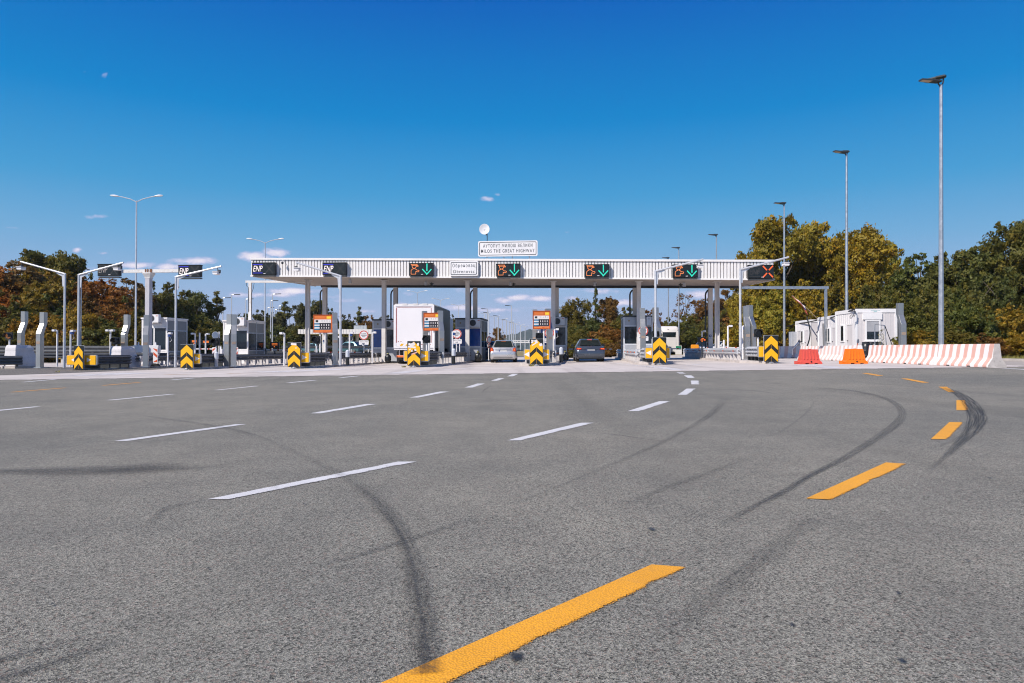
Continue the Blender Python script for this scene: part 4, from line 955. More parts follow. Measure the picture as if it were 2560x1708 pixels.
# ---------------------------------------------------------------- orange text displays
for px0, px1, py0, py1, Z, lines, lab in ((476, 496, 849, 862, 52, 2, 'left dark display with two orange text lines, between the small booths'), (503, 527, 850, 863, 52, 2, 'right dark display with two orange text lines, between the small booths'), (675, 698, 855.5, 871, 50, 2, 'dark display with orange text right of the second booth'), (1745, 1766, 843, 856, 46, 0, 'dark display with orange lane symbol left of the shaded rear column')):
    c = W((px0 + px1) / 2, (py0 + py1) / 2, Z); g = gz(c.x) + .1; z = c.z - g; w = (px1 - px0) * Z / F; h = (py1 - py0) * Z / F
    t = thing('text_display', lab, 'display', (c.x, c.y, g), 0, 'dark orange lettered displays'); MB().rbb(-w / 2, w / 2, 0, .1, z - h / 2, z + h / 2, .02).build('case', screen_black, t); MB().cyl((0, .05, 0), (0, .05, z - h / 2), .05, n=8).build('post', dark_grey, t)
    mb = MB()
    if lines:
        rnd = random.Random(px0)
        for k, zz in enumerate((.25, .05)):
            x = -w * .3
            while x < w * .28:
                q = rnd.uniform(.03, .07); mb.bb(x, min(x + q, w * .3), -.006, -.001, z + zz * h - .028, z + zz * h + .028); x += q + .014
        mb.disc((-.02, z - .24 * h), .04, -.006, 10, th=.005)
    else:
        for a, b2 in ((0, .2), (.25, .2), (-.2, -.05), (.05, -.05), (.42, -.05), (.55, -.05), (-.02, -.3)): mb.bb(a * w * .6 - .04, a * w * .6 + .04, -.006, -.001, z + b2 * h - .03, z + b2 * h + .03)
    mb.build('text', led_amber, t)
# ---------------------------------------------------------------- barrier arms
barm_w = white; barm_r = mat('barrier_red', (.55, .07, .03), .5)
for px0, px1, py, Z, n, box, lab in ((470, 540, 872.5, 56, 7, 0, 'red and white barrier arm behind the left displays'), (665, 722, 875, 50, 6, 0, 'red and white barrier arm right of the second booth'), (815, 905, 881, 53, 9, 0, 'red and white barrier arm under the far white lintel'), (1287, 1330, 876, 52, 5, 0, 'red and white barrier arm right of the silver car'),
                                     (1419, 1530, 873, 50, 8, 1, 'barrier arm with small yellow post crossing before the dark car'), (1662, 1702, 872, 49, 4, 0, 'barrier arm in front of the white coach'), (1732, 1872, 869.5, 58, 12, 2, 'long barrier arm with orange drive box near the right end of the canopy')):
    a = W(px0, py, Z); e = W(px1, py, Z); ln = (e - a).length; g = gz(a.x) + .02
    t = thing('barrier_arm', lab, 'barrier', (a.x, a.y, g), 0, 'red and white barrier arms'); z = a.z - g
    mb = MB(); st = ln / n
    for k in range(n):
        if k % 2: mb.bb(k * st, k * st + st * .45, -.035, .035, z - .045, z + .045, 1); mb.bb(k * st + st * .45, (k + 1) * st, -.035, .035, z - .045, z + .045, 0)
        else: mb.bb(k * st, (k + 1) * st, -.035, .035, z - .045, z + .045, 0)
    mb.build('arm', [barm_w, barm_r], t)
    bx = mat('orange_box', (.85, .32, .012), .45)
    if box == 2: MB().rbb(-.12, .45, -.2, .2, -.02, z + .26, .06).build('drive_box', bx, t)
    elif box == 1: MB().cyl((0, -.08, 0), (0, -.08, z + .22), .07, n=10).build('drive_box', bx, t)
    else: MB().rbb(-.3, .02, -.17, .17, 0, z + .12, .04).build('drive_box', dark_grey, t)
# ---------------------------------------------------------------- red and white hazard plates, bumper walls, bollards, bins
def hazard(px, Z, w, h, lab, flip=1):
    b = atz(px, Z, .12); t = thing('hazard_plate', lab, 'hazard plate', b, YAW, 'red and white hazard plates')
    MB().rbb(-w / 2, w / 2, 0, .05, .18, h, .03).build('panel', white, t)
    mb = MB()
    for k in range(3):
        z = .25 + k * h * .31
        P = [(-w / 2 + .02, z), (w / 2 - .02, z), (w / 2 - .02, z + .17), (-w / 2 + .02, z + .02)] if k == 0 else [(-w / 2 + .02, z + .10), (w / 2 - .02, z - .10), (w / 2 - .02, z + .07), (-w / 2 + .02, z + .27)]
        P = [(min(max(x * flip, -w / 2), w / 2), min(q, h - .03)) for x, q in P]; mb.prism(P if flip > 0 else P[::-1], -.006, -.001, 'y')
    mb.build('stripes', mat('hazard_red', (.62, .09, .025), .5), t)
    MB().prism([(-.28, 0), (.28, 0), (.12, .16), (-.12, .16)], -.1, .15, 'y').build('foot', rubber, t)
hazard(388.5, 41, .29, 1.12, 'hazard plate in front of the first booth')
hazard(535, 42, .24, 1.1, 'hazard plate left of the pair of readers', -1)
hazard(592, 43.5, .16, 1.1, 'narrow hazard plate behind the pair of readers', -1)
for px0, px1, Z, py0, py1, lab in ((331, 396, 42.5, 863.5, 882, 'white bumper beam in front of the first booth'), (546, 556, 44, 873, 889, 'small white wall stub left of the second booth')):
    a = W(px0, py0, Z); e = W(px1, py1, Z); g = gz(a.x) + .12; t = thing('bumper_wall', lab, 'bumper', (a.x, a.y, g), 0)
    w = e.x - a.x; MB().bb(0, w, 0, .3, e.z - g, a.z - g).build('beam', white, t, bevel=.02); mb = MB()
    for k in range(max(2, int(w / .8))): mb.bb(.05 + k * (w - .2) / max(1, int(w / .8) - 1), .17 + k * (w - .2) / max(1, int(w / .8) - 1), .08, .22, 0, e.z - g - .003)
    mb.build('leg', post_mat, t)
    for x in ((.3, w - .25) if w > .6 else (.1,)): MB().lathe([(.05, 0), (.05, .1), (.03, .13), (.03, .2), (.005, .21)], 10, (x, .15, a.z - g + .003)).build('cap_bolt', white, t)
for px, Z, lab in ((869, 37.6, 'dark bollard with white cap at the guardrail end left of the lorry'), (1134, 37.6, 'dark bollard with white cap in front of the shaded booth'), (1403, 37.6, 'dark bollard with white cap left of the dark car'), (541, 37.4, 'white bollard with tapered top between two guardrails')):
    b = atz(px, Z, .1); t = thing('bollard', lab, 'bollard', b, 0, 'bollards at the guardrail ends')
    wh = 'white' in lab.split(' ')[0]
    MB().cyl((0, 0, 0), (0, 0, .45), .10, n=14).build('stem', post_mat if wh else black, t, smooth=True); MB().lathe([(.11, .45), (.115, .5), (.11, .78), (.05, .84), (.045, 1.0 if wh else .845), (.005, 1.02 if wh else .85)], 14).build('cap', alu_frame, t, smooth=True)
bag_m = mat('black_plastic_bag', (.012, .013, .014), .3, var=.4, scale=8)
for px, Z, w, h, lab in ((970, 45.5, .42, .62, 'black rubbish bag at the booth by the lorry'), (1413, 44.5, .45, .62, 'black rubbish bag left of the dark car'), (1195, 46, .45, .65, 'black rubbish bag on the island beside the shaded booth'), (1622, 43, .3, .6, 'dark bag behind the clean chevron board')):
    b = atz(px, Z, .13); rn = random.Random(int(px)); t = thing('rubbish_bag', lab, 'rubbish bag', b, 0, 'black rubbish bags')
    rings = []
    for z, r in ((0, .7), (.08, 1), (.3, 1.05), (.55, .95), (.75, .7), (.85, .25), (.93, .18), (1.0, .38)):
        rings.append([Vector((w * .5 * r * (1 + rn.uniform(-.12, .12)) * math.cos(2 * math.pi * k / 12), w * .45 * r * (1 + rn.uniform(-.12, .12)) * math.sin(2 * math.pi * k / 12), z * h + rn.uniform(-.015, .015))) for k in range(12)])
    MB().ring(rings).build('bag', bag_m, t, smooth=True); MB().lathe([(w * .11, h * .86), (w * .12, h * .9), (w * .11, h * .94)], 10).build('tie', mat('bag_tie', (.5, .45, .1), .5), t)
# ---------------------------------------------------------------- striped concrete barriers
def stripe_mat(name, a, bcol, pitch, off=0.):
    m, nt, b = nodes(name); co = obco(nt); sx = N(nt, 'ShaderNodeSeparateXYZ'); nt.links.new(co, sx.inputs[0])
    w = mth(nt, 'MULTIPLY', mth(nt, 'SUBTRACT', noise(nt, 5, 3, .5, co), .5), .05)
    lean = mth(nt, 'MULTIPLY', sx.outputs[2], -.10)
    fr = mth(nt, 'FRACT', mth(nt, 'ADD', mth(nt, 'MULTIPLY', mth(nt, 'ADD', mth(nt, 'ADD', sx.outputs[0], lean), w), 1 / pitch), off))
    c = mixc(nt, mth(nt, 'GREATER_THAN', fr, .54), a, bcol)
    n2 = noise(nt, 14, 6, .75, co)
    c = mixc(nt, rng(nt, n2, .58, .74, 0, .55), c, (.62, .55, .52))
    nt.links.new(c, b.inputs['Base Color']); b.inputs['Roughness'].default_value = .7
    return m
pink = stripe_mat('faded_red_white_stripes', (.80, .77, .75), (.70, .40, .33), .50)
pale_pink = stripe_mat('pale_red_white_stripes', (.78, .75, .74), (.70, .50, .45), .50, .3)
navy = stripe_mat('shade_toned_stripes', (.42, .42, .46), (.13, .09, .09), .50, .1)  # unused; canopy shade painted into the stripe colours
def jersey(p0, p1, m, lab, h=.83, endcap=False):
    d = p1 - p0; ln = math.hypot(d.x, d.y); ang = math.atan2(d.y, d.x)
    t = thing('concrete_barrier', lab, 'barrier', p0, ang, 'striped concrete barriers'); t.rotation_euler = (0, -math.atan2(d.z, ln), ang)
    P = [(-.30, 0), (.30, 0), (.30, .08), (.14, .33), (.085, h), (-.085, h), (-.14, .33), (-.30, .08)]
    MB().prism(P, .006, ln - .006, 'x').build('body', m, t, bevel=.012)
    mb = MB()
    for x in (ln * .3, ln * .68): mb.bb(x - .10, x + .10, -.305, .305, 0, .045)
    mb.build('drain_slot', black, t)
    mb = MB()
    for z in (.2, .62): mb.cyl((-.035, -.05, z), (-.035, .05, z), .05, n=8)
    mb.build('coupling', dark_grey, t)
    if endcap:
        for x in (-.022, ln + .022): MB().prism([(a * .985, b) for a, b in P], x - .02, x + .02, 'x').build('end_face', mat('bare_concrete', (.50, .46, .44), .85, var=.2, dirt=(.2, .18, .17)), t)
def G2(px, py): return G(px, py)
A = G(2177, 905.5); B = G(2492, 919.5)
pts = [A.lerp(B, k) for k in (0, .31, .64, 1)]
lb = ['far segment of the long striped barrier, ending at the black drums', 'middle segment of the long bright striped barrier', 'nearest segment of the long striped barrier, ending with a bare grey face']
for k in range(3): jersey(pts[k], pts[k + 1], pink, lb[k], endcap=k == 2)
A2 = atz(2005, 43.2); B2 = G(2152, 904)
pts = [A2.lerp(B2, k) for k in (0, .5, 1)]
jersey(pts[0], pts[1], pale_pink, 'pale striped barrier segment behind the red water barrier'); jersey(pts[1], pts[2], pale_pink, 'pale striped barrier segment behind the orange water barrier')
jersey(atz(1936, 47.6), atz(2004, 46.8), pale_pink, 'striped barrier standing in the shade of the canopy beside the rightmost chevron')
# ---------------------------------------------------------------- water filled barriers
def water_barrier(px, py, wpx, hpx, m, lab):
    p = G(px, py); sc = p.y / F; w = wpx * sc; h = hpx * sc
    t = thing('water_barrier', lab, 'water barrier', p, R(2), 'plastic water barriers')
    a = w * .46; tp = w * .34
    mb = MB(); d = .24
    P = [(-a, .0), (-a, .09), (-a * .86, .17), (-tp, h), (tp, h), (a * .86, .17), (a, .09), (a, 0)]
    # feet cut-outs along the bottom edge
    bot = [(a * .62, 0), (a * .62, .05), (a * .30, .05), (a * .30, 0), (-a * .22, 0), (-a * .22, .05), (-a * .56, .05), (-a * .56, 0)]
    full = P + bot
    rings = []
    n = len(full)
    for y, s in ((-d, 0), (d, 0)): rings.append(y)
    def yd(z): return .26 if z <= .10 else (.20 if z <= .18 else .10)
    vs = [(x, -yd(z), z) for x, z in full] + [(x, yd(z), z) for x, z in full]
    mb.add(vs, [list(range(n)), list(range(2 * n - 1, n - 1, -1))] + [(i, (i + 1) % n, n + (i + 1) % n, n + i) for i in range(n)])
    mb.build('body', m, t)
    mb = MB()                                     # moulded vertical ribs
    for k in range(5):
        x0 = -a * .62 + k * a * .31
        z0, z1 = .20, h - .06
        f = lambda z: .20 + (.10 - .20) * (z - .17) / (h - .17)
        q = .82
        for sg in (-1, 1):
            vs = [(x0 - .035, sg * (f(z0) - .004), z0), (x0 + .035, sg * (f(z0) - .004), z0), (x0 * q + .03, sg * (f(z1) - .004), z1), (x0 * q - .03, sg * (f(z1) - .004), z1),
                  (x0 - .02, sg * (f(z0) + .022), z0 + .02), (x0 + .02, sg * (f(z0) + .022), z0 + .02), (x0 * q + .018, sg * (f(z1) + .022), z1 - .02), (x0 * q - .018, sg * (f(z1) + .022), z1 - .02)]
            mb.add(vs, [(0, 1, 2, 3), (4, 5, 6, 7), (0, 1, 5, 4), (1, 2, 6, 5), (2, 3, 7, 6), (3, 0, 4, 7)])
    mb.build('rib', m, t)
    mb = MB(); mb.bb(-a - .13, -a + .002, -.12, .12, 0, .05); mb.bb(-a - .13, -a - .085, -.12, .12, .05, .14); mb.build('coupling_lug', m, t)
    MB().disc((0, .115), .035, -.262, 12, th=.01).build('drain_plug', black, t)
    MB().cyl((tp * .1, 0, h - .004), (tp * .1, 0, h + .02), .06, n=12).build('filler_cap', m, t)
water_barrier(2022, 910.5, 59, 37, mat('faded_red_plastic', (.62, .085, .06), .45, var=.12, scale=1.5), 'faded red plastic water barrier beside the rightmost chevron board')
water_barrier(2135, 910, 60, 37.5, mat('orange_plastic', (.82, .17, .005), .4, var=.06, scale=1.5), 'bright orange plastic water barrier near the black drums')
# ---------------------------------------------------------------- site containers
cont_w = mat('container_white', (.78, .75, .75), .5, var=.05, scale=.7, dirt=(.62, .58, .56)); cont_p = mat('container_panel', (.66, .62, .62), .55, var=.06, scale=1.2)
cont_f = mat('container_frame', (.82, .80, .80), .45, var=.05)
def container(x, y, w, ln, h, lab, yaw, front_window=False, ac=False, canopy_end=False):
    g = gz(x) + .05; t = thing('site_container', lab, 'container', (x, y, g), yaw, 'white site containers')
    f = .13
    mb = MB()
    for xx in (0, w - f):
        for yy in (0, ln - f): mb.bb(xx, xx + f, yy, yy + f, 0, h)
    for z0, z1 in ((0, .16), (h - .20, h)):
        e = .004; q0 = f - .02; z0 += e * (z0 == 0); z1 -= e * (z1 == h); mb.bb(q0, w - q0, e, f - e, z0, z1); mb.bb(q0, w - q0, ln - f + e, ln - e, z0, z1); mb.bb(e, f - e, q0, ln - q0, z0, z1); mb.bb(w - f + e, w - e, q0, ln - q0, z0, z1)
    mb.build('frame', cont_f, t)
    MB().bb(.03, w - .03, .03, ln - .03, h + .001, h + .03).build('roof', cont_w, t)
    wx0, wx1, wz0, wz1 = (.62, 1.42, 1.10, 2.30)
    mb = MB()
    if front_window:
        mb.bb(f, wx0, .04, .09, .16, h - .2); mb.bb(wx1, w - f, .04, .09, .16, h - .2); mb.bb(wx0, wx1, .04, .09, .16, wz0); mb.bb(wx0, wx1, .04, .09, wz1, h - .2)
        for xx in (.35, .62 - .08, 1.75, 2.05): mb.bb(xx, xx + .012, .03, .04, .18, h - .22)
    else: mb.bb(f, w - f, .04, .09, .16, h - .2)
    mb.bb(w - .09, w - .04, f, ln - f, .16, h - .2); mb.bb(f, w - f, ln - .09, ln - .04, .16, h - .2)
    mb.build('wall', cont_p, t)
    if front_window:
        fr = MB(); fr.bb(wx0 - .05, wx0 + .04, -.03, .03, wz0 - .05, wz1 + .05); fr.bb(wx1 - .04, wx1 + .05, -.03, .03, wz0 - .05, wz1 + .05); fr.bb(wx0 + .04, wx1 - .04, -.03, .03, wz1 - .04, wz1 + .05); fr.bb(wx0 + .04, wx1 - .04, -.03, .03, wz0 - .05, wz0 + .04)
        fo = fr.build('window', cont_f, t)
        MB().bb(wx0 + .04, wx1 - .04, .02, .03, wz0 + .04, wz1 - .04).build('pane', glass_dark, fo); MB().bb(wx0 + .045, wx1 - .045, -.012, .004, 1.62, wz1 - .045).build('roller_shutter', mat('shutter_grey', (.40, .40, .42), .5), fo)
        MB().bb(wx0 - .12, wx1 + .10, -.1, .03, wz0 - .10, wz0 - .055).build('sill', cont_f, fo); MB().bb(wx0 - .18, wx1 + .14, -.05, .04, wz1 + .055, h - .22).build('shutter_box', cont_f, fo)
    # long left wall with a door and narrow windows
    mb = MB(); y = f; dz = 2.05; doors = [(.55, 1.35)] if ln < 3.6 else [(.4, 1.25), (2.3, 3.1)]
    edges = [f] + [v for d in doors for v in d] + [ln - f]
    for k in range(0, len(edges), 2): mb.bb(.04, .09, edges[k], edges[k + 1], .16, h - .2)
    for d0, d1 in doors: mb.bb(.04, .09, d0, d1, dz, h - .2)
    for k in range(int(ln / .3)): mb.bb(.028, .04, .2 + k * .3, .212 + k * .3, dz + .05, h - .22)
    mb.build('side_wall', cont_w, t)
    for d0, d1 in doors:
        dd = MB().bb(.05, .09, d0 + .03, d1 - .03, .16, dz - .02).build('door', cont_p, t)
        MB().bb(-.02, .05, d1 - .16, d1 - .12, 1.05, 1.1).build('handle', black, dd)
        # open leaf standing out from the wall
    y0 = doors[0][1] + .35
    if y0 + .75 < ln - f:
        fr = MB(); fr.bb(-.01, .04, y0, y0 + .08, 1.0, 2.1); fr.bb(-.01, .04, y0 + .52, y0 + .60, 1.0, 2.1); fr.bb(-.01, .04, y0 + .08, y0 + .52, 2.02, 2.1); fr.bb(-.01, .04, y0 + .08, y0 + .52, 1.0, 1.08); wo = fr.build('window', cont_f, t)
        MB().bb(.01, .038, y0 + .08, y0 + .52, 1.08, 2.02).build('pane', glass_dark, wo)
    if front_window:
        text('Kontejner Rent', 'lettering', mat('faint_teal_print', (.25, .52, .52), .5), t, (1.2, -.001, h - .075), .075, .52)
        mb = MB(); mb.prism([(1.05, h - .16), (1.22, h - .16), (1.28, h - .125), (1.14, h - .125)], -.004, -.0005, 'y'); mb.build('print_mark', MATS['faint_teal_print'], t)
    if ac:
        mb = MB(); mb.rbb(w + .04, w + .62, .5, .85, 1.75, 2.35, .03); o = mb.build('air_conditioner', dark_grey, t)
        mb = MB()
        for k in range(6): mb.bb(w + .10, w + .56, .488, .499, 1.83 + k * .08, 1.86 + k * .08)
        mb.build('grille', alu_grey, o)
    return t
cx = XZ(2139, 41.6); cw = XZ(2240, 41.6) - cx
container(cx, 41.6, cw, 3.1, W(2139, 773.5, 41.6).z - gz(cx) - .05, 'front white site container with a half shuttered window facing the road', -R(4), True, True)
x2 = XZ(2094, 48.3); container(x2, 48.3, 2.44, 4.4, W(2094, 788, 48.3).z - gz(x2) - .05, 'second white site container in the row, behind the front one', -R(7))
x3 = XZ(2024, 56.0); container(x3, 56.0, 2.44, 3.6, W(2024, 800, 56).z - gz(x3) - .05, 'farthest white site container at the left end of the row', -R(5))
p = Vector((x3 + .25, 54.9, gz(x3)))
t = thing('porch_roof', 'dark blue sheet porch between the farthest and the second container', 'porch', p, -R(5))
MB().box((.55, -.5, 2.2), (1.3, 1.6, .06), 0, rx=R(-22)).build('roof_sheet', mat('porch_blue', (.025, .04, .09), .5), t); MB().bb(-.05, .0, -1.1, -1.05, 0, 2.0).build('post', dark_grey, t); MB().bb(.9, .95, -1.1, -1.05, 0, 2.0).build('post', dark_grey, t)
b = atz(1984, 58, 0); t = thing('utility_cabinet', 'small grey ribbed cabinet at the left end of the container row', 'cabinet', b, 0)
mb = MB(); mb.bb(-.2, .25, 0, .5, 0, 2.05); mb.build('body', alu_grey, t); mb = MB()
for k in range(4): mb.bb(-.17 + k * .11, -.12 + k * .11, -.02, -.001, .08, 1.98)
mb.build('rib', galv_pale, t)
# open window flap and door leaves seen edge-on
for px, Z, h0, h1, yw, lab in ((2103, 46.2, .75, 2.75, R(74), 'grey open shutter leaf leaning between the front and second container'), (2060, 51, .7, 2.5, R(78), 'grey open door leaf in front of the second container'), (2010, 58.3, .6, 2.4, R(78), 'grey open door leaf at the farthest container')):
    b = atz(px, Z); t = thing('door_leaf', lab, 'door', b, -YAW * 0 + yw)
    MB().prism([(-.18, h0 - .55), (.22, h0 - .55), (.42, h1), (.0, h1)], -.02, .02, 'y').build('leaf', mat('leaf_grey', (.27, .26, .26), .5), t); MB().bb(-.1, -.02, -.05, -.021, 1.0, 1.06).build('handle', black, t)
# loose black cable strung along the container roofs
cp = [W(1965, 817, 62), W(1992, 809.5, 59.5), W(2020, 806, 55.9), W(2046, 800, 52.6), W(2072, 796.5, 50.5), W(2096, 788.5, 46.5), W(2118, 780, 43), W(2136, 773.5, 41.4)]
t = tag(MB().tube(cp, .045, 6).build('overhead_cable', black, smooth=True), 'thick black cable drooping along the tops of the white containers', 'cable')
cp = [W(2137, 773, 41.4), W(2135, 785, 41.3), W(2128, 796, 41.3), W(2125, 792, 41.3), W(2130, 787, 41.3), W(2136, 791, 41.3), W(2139, 778, 41.35)]
tag(MB().tube(spline([tuple(q) for q in cp], 4), .018, 5).build('loose_cable', black, smooth=True), 'loop of black cable hanging at the corner of the front container', 'cable')
cp = [W(2017, 792, 54.8), W(2025, 826, 54.5), W(2023, 850, 54.5), W(2016, 870, 54.5)]
tag(MB().tube(spline([tuple(q) for q in cp], 4), .05, 6).build('drain_hose', black, smooth=True), 'dark hose running down in front of the porch posts', 'hose')
# flag on a leaning stick
a = W(2043, 797, 53); e = W(2012, 765, 53)
t = thing('flag', 'red, blue and white flag drooping from a leaning stick above the containers', 'flag', a, 0)
MB().cyl((0, 0, 0), e - a, .022, n=6).build('stick', mat('wooden_stick', (.38, .27, .18), .7), t)
tip = W(1982, 740, 53) - a; low = W(2022, 788, 53) - a; hi = e - a
rows = 10; cols = 6; vs = []; mi = []
for i in range(rows + 1):
    u = i / rows
    top = hi.lerp(tip, u) + Vector((0, .12 * math.sin(u * 9), .03 * math.sin(u * 7))); bot = low.lerp(tip, u ** 1.15) + Vector((0, .16 * math.sin(u * 7 + 1), 0))
    for j in range(cols + 1): vs.append(top.lerp(bot, j / cols) + Vector((0, .07 * math.sin(j * 2.2 + u * 5), 0)))
mb = MB()
for i in range(rows):
    for j in range(cols):
        k = i * (cols + 1) + j; mb.f.append([k, k + 1, k + cols + 2, k + cols + 1]); mb.m.append(0 if j < 2 else (1 if j < 3 else 2))
mb.v = [tuple(v) for v in vs]
o = mb.build('cloth', [mat('flag_white', (.72, .68, .70), .8), mat('flag_blue', (.05, .08, .25), .8), mat('flag_red', (.58, .13, .08), .8)], t, smooth=2, solid=False)
sm = o.modifiers.new('thickness', 'SOLIDIFY'); sm.thickness = .008
# drums, rail, dish, bumper pole
for px, Z, lab in ((2164.5, 40.2, 'black plastic drum in the gap between the striped barriers'), (2187, 40.9, 'black plastic drum right behind the long striped barrier')):
    b = atz(px, Z); t = thing('plastic_drum', lab, 'drum', b, 0, 'black plastic drums')
    MB().lathe([(.22, 0), (.26, .03), (.275, .2), (.285, .22), (.275, .25), (.28, .5), (.29, .52), (.28, .55), (.275, .72), (.25, .82), (.19, .92), (.185, .95)], 24).build('body', mat('drum_plastic', (.018, .02, .024), .38, var=.3), t, smooth=True)
    MB().lathe([(.20, .95), (.205, .96), (.205, 1.0), (.19, 1.02), (.005, 1.022)], 24).build('lid', MATS['drum_plastic'], t, smooth=True); MB().lathe([(.205, .90), (.215, .91), (.215, .94), (.20, .948)], 24).build('clamp_ring', dark_grey, t, smooth=True)
a = W(2187, 862, 39.4); b = Vector((a.x, 39.4, gz(a.x))); t = thing('handrail', 'bent grey pipe handrail behind the long striped barrier', 'handrail', b, 0)
q = lambda px, py, Z=39.4: W(px, py, Z) - b
MB().tube([q(2187.5, 895), q(2187, 811), q(2211, 814, 39.9), q(2213, 830, 39.9), q(2219, 895, 39.9)], .026, 8).build('front_rail', galv, t, smooth=True); MB().tube([q(2212, 814, 39.9), q(2233, 870, 40.6), q(2236, 898, 40.6)], .024, 8).build('back_rail', dark_grey, t, smooth=True)
c = W(2144.5, 853, 41.0); t = thing('round_reflector', 'small round grey mirror on a short red stick at the front container corner', 'mirror', (c.x, c.y, gz(c.x)), R(35)); z = c.z - gz(c.x)
MB().disc((0, z), .13, -.02, 18, th=.03).build('disc', alu_grey, t); MB().cyl((0, .03, 0), (0, .03, z), .022, n=6).build('stick', mat('stick_red', (.6, .14, .06), .5), t)
a = W(1981, 873, 45.8); e = W(1997, 856, 46.2); t = thing('boom', 'short white pole with a dark cap leaning over the shaded barrier', 'pole', a, 0)
MB().tube([(0, 0, -.4), (0, 0, 0), (e - a) * .55, e - a], [.03, .035, .05, .05], 8).build('pole', white, t, smooth=True); MB().box(e - a + Vector((.08, 0, .03)), (.2, .12, .09)).build('cap', dark_grey, t)
# ---------------------------------------------------------------- vehicles
def paintm(name, col, metal=.35, rough=.28): return mat(name, col, rough, metal, var=.04, coat=.6)
lens_red = mat('tail_lamp_red', (.42, .02, .008), .15, emit=.05); lens_lit = mat('lit_tail_lamp', (1., .10, .02), .3, emit=1.2, var=0); lens_amb = mat('tail_lamp_orange', (.75, .16, .03), .15, emit=.12)
plate_m = mat('plate_white', (.70, .68, .66), .5); plate_b = mat('plate_blue', (.02, .05, .35), .5); chrome = mat('bright_trim', (.6, .6, .62), .2, 1.)
rim_m = mat('wheel_rim', (.45, .45, .47), .3, .8)
def car(p, yaw, lab, paint, W_=1.71, L_=4.45, H_=1.46, lit=False, liftback=False, group=None):
    t = thing('car', lab, 'car', p, yaw, group); w = W_ / 2
    bt = 1.00                                              # belt height at the tail
    st = [(0.00, .86, .42, .60), (.03, .93, .33, .70), (.08, .965, .26, .80), (.14, .975, .22, bt - .10), (.20, .97, .20, bt - .02), (.36, .975, .20, bt + .01), (.9, 1.0, .20, bt - .01), (1.8, 1.0, .20, bt - .05), (2.9, 1.0, .20, bt - .07), (3.3, .985, .20, bt - .11), (3.95, .95, .20, bt - .20), (4.25, .88, .24, bt - .30), (4.42, .72, .34, bt - .42)]
    k = L_ / 4.45; rings = []
    for y, hw, z0, z1 in st:
        a = w * hw; zm = z0 + (z1 - z0) * .58
        rings.append([Vector((x, y * k, z)) for x, z in ((-a * .90, z0), (-a * .985, z0 + .08), (-a, zm), (-a * .985, zm + (z1 - zm) * .45), (-a * .93, z1 - .035), (-a * .84, z1), (a * .84, z1), (a * .93, z1 - .035), (a * .985, zm + (z1 - zm) * .45), (a, zm), (a * .985, z0 + .08), (a * .90, z0))])
    MB().ring(rings).build('body', paint, t, smooth=True)
    # greenhouse shell
    yb0, yb1, yr0, yr1 = (.34, 3.25, .98, 2.35) if not liftback else (.30, 3.25, 1.05, 2.35)
    G_ = [(yb0, .80, bt - .02, 0), (yr0, .635, H_ - .045, 0), (yr0 + .35, .63, H_, 0), (yr1 - .35, .63, H_, 0), (yr1, .645, H_ - .04, 0), (yb1, .82, bt - .09, 0)]
    mb = MB(); n = len(G_)
    L1 = [Vector((-w * hw, y * k, z)) for y, hw, z, _ in G_]; R1 = [Vector((w * hw, y * k, z)) for y, hw, z, _ in G_]
    LB = [Vector((-w * .93, y * k, bt - .09)) for y, *_ in G_]; RB = [Vector((w * .93, y * k, bt - .09)) for y, *_ in G_]
    mb.ring([[LB[i], L1[i], R1[i], RB[i]] for i in range(n)]); mb.build('cabin', paint, t, smooth=True)
    def pane(name, a, b, c, d, off, ins, m):
        ce = (a + b + c + d) / 4; nrm = (b - a).cross(d - a).normalized() * off
        v = [ce + (q - ce) * ins + nrm for q in (a, b, c, d)]; MB().add(v, [(0, 1, 2, 3)]).build(name, m, t, solid=False)
    glass = mat('car_glass', (.012, .020, .022), .05, var=.2, spec=.6)
    pane('rear_window', L1[0] + Vector((0, 0, .03)), R1[0] + Vector((0, 0, .03)), R1[1], L1[1], .012, .90, glass)
    pane('windscreen', R1[5], L1[5], L1[4], R1[4], .012, .92, glass)
    for LL, BB, s in ((L1, LB, -1), (R1, RB, 1)):
        q = [BB[1].lerp(LL[1], .12) + Vector((0, -.3, 0)), BB[4].lerp(LL[4], .12) + Vector((0, .55, 0)), LL[4].lerp(BB[4], .14), LL[1].lerp(BB[1], .14)]
        if s > 0: pane('side_window', q[0], q[1], q[2], q[3], .012, .97, glass)
        else: pane('side_window', q[1], q[0], q[3], q[2], .012, .97, glass)
    for x in (-.36, .36):                                   # head restraints behind the glass
        pass
    lm = lens_lit if lit else lens_amb
    for s in (-1, 1):
        if lit: P = [(s * w * .60, .80), (s * w * .96, .78), (s * w * .97, .88), (s * w * .66, .87)]
        else: P = [(s * w * .70, .72), (s * w * .975, .73), (s * w * .945, .985), (s * w * .79, .96)]
        P = P if s > 0 else P[::-1]
        MB().prism(P, .045, .25, 'y').build('tail_light', lens_red, t)
        c = Vector((sum(q[0] for q in P) / 4, 0, sum(q[1] for q in P) / 4)); MB().prism([((q[0] - c.x) * .55 + c.x, (q[1] - c.z) * .55 + c.z) for q in P], .036, .0445, 'y').build('lamp_core', lm, t)
        mb = MB(); mb.rbb(s * w * 1.0 if s > 0 else -w * 1.0 - .20, w * 1.0 + .20 if s > 0 else -w * 1.0, 2.42 * k, 2.56 * k, bt - .03, bt + .13, .03); mb.build('door_mirror', black, t)
        for y in (.82 * k, 3.55 * k):
            x0 = s * (w - .02); x1 = s * (w - .24)
            wh = MB().cyl((x0, y, .315), (x1, y, .315), .315, n=24).build('wheel', rubber, t, smooth=True)
            MB().cyl((x0 + s * .012, y, .315), (x0 - s * .02, y, .315), .20, n=16).build('rim', rim_m, wh, smooth=True)
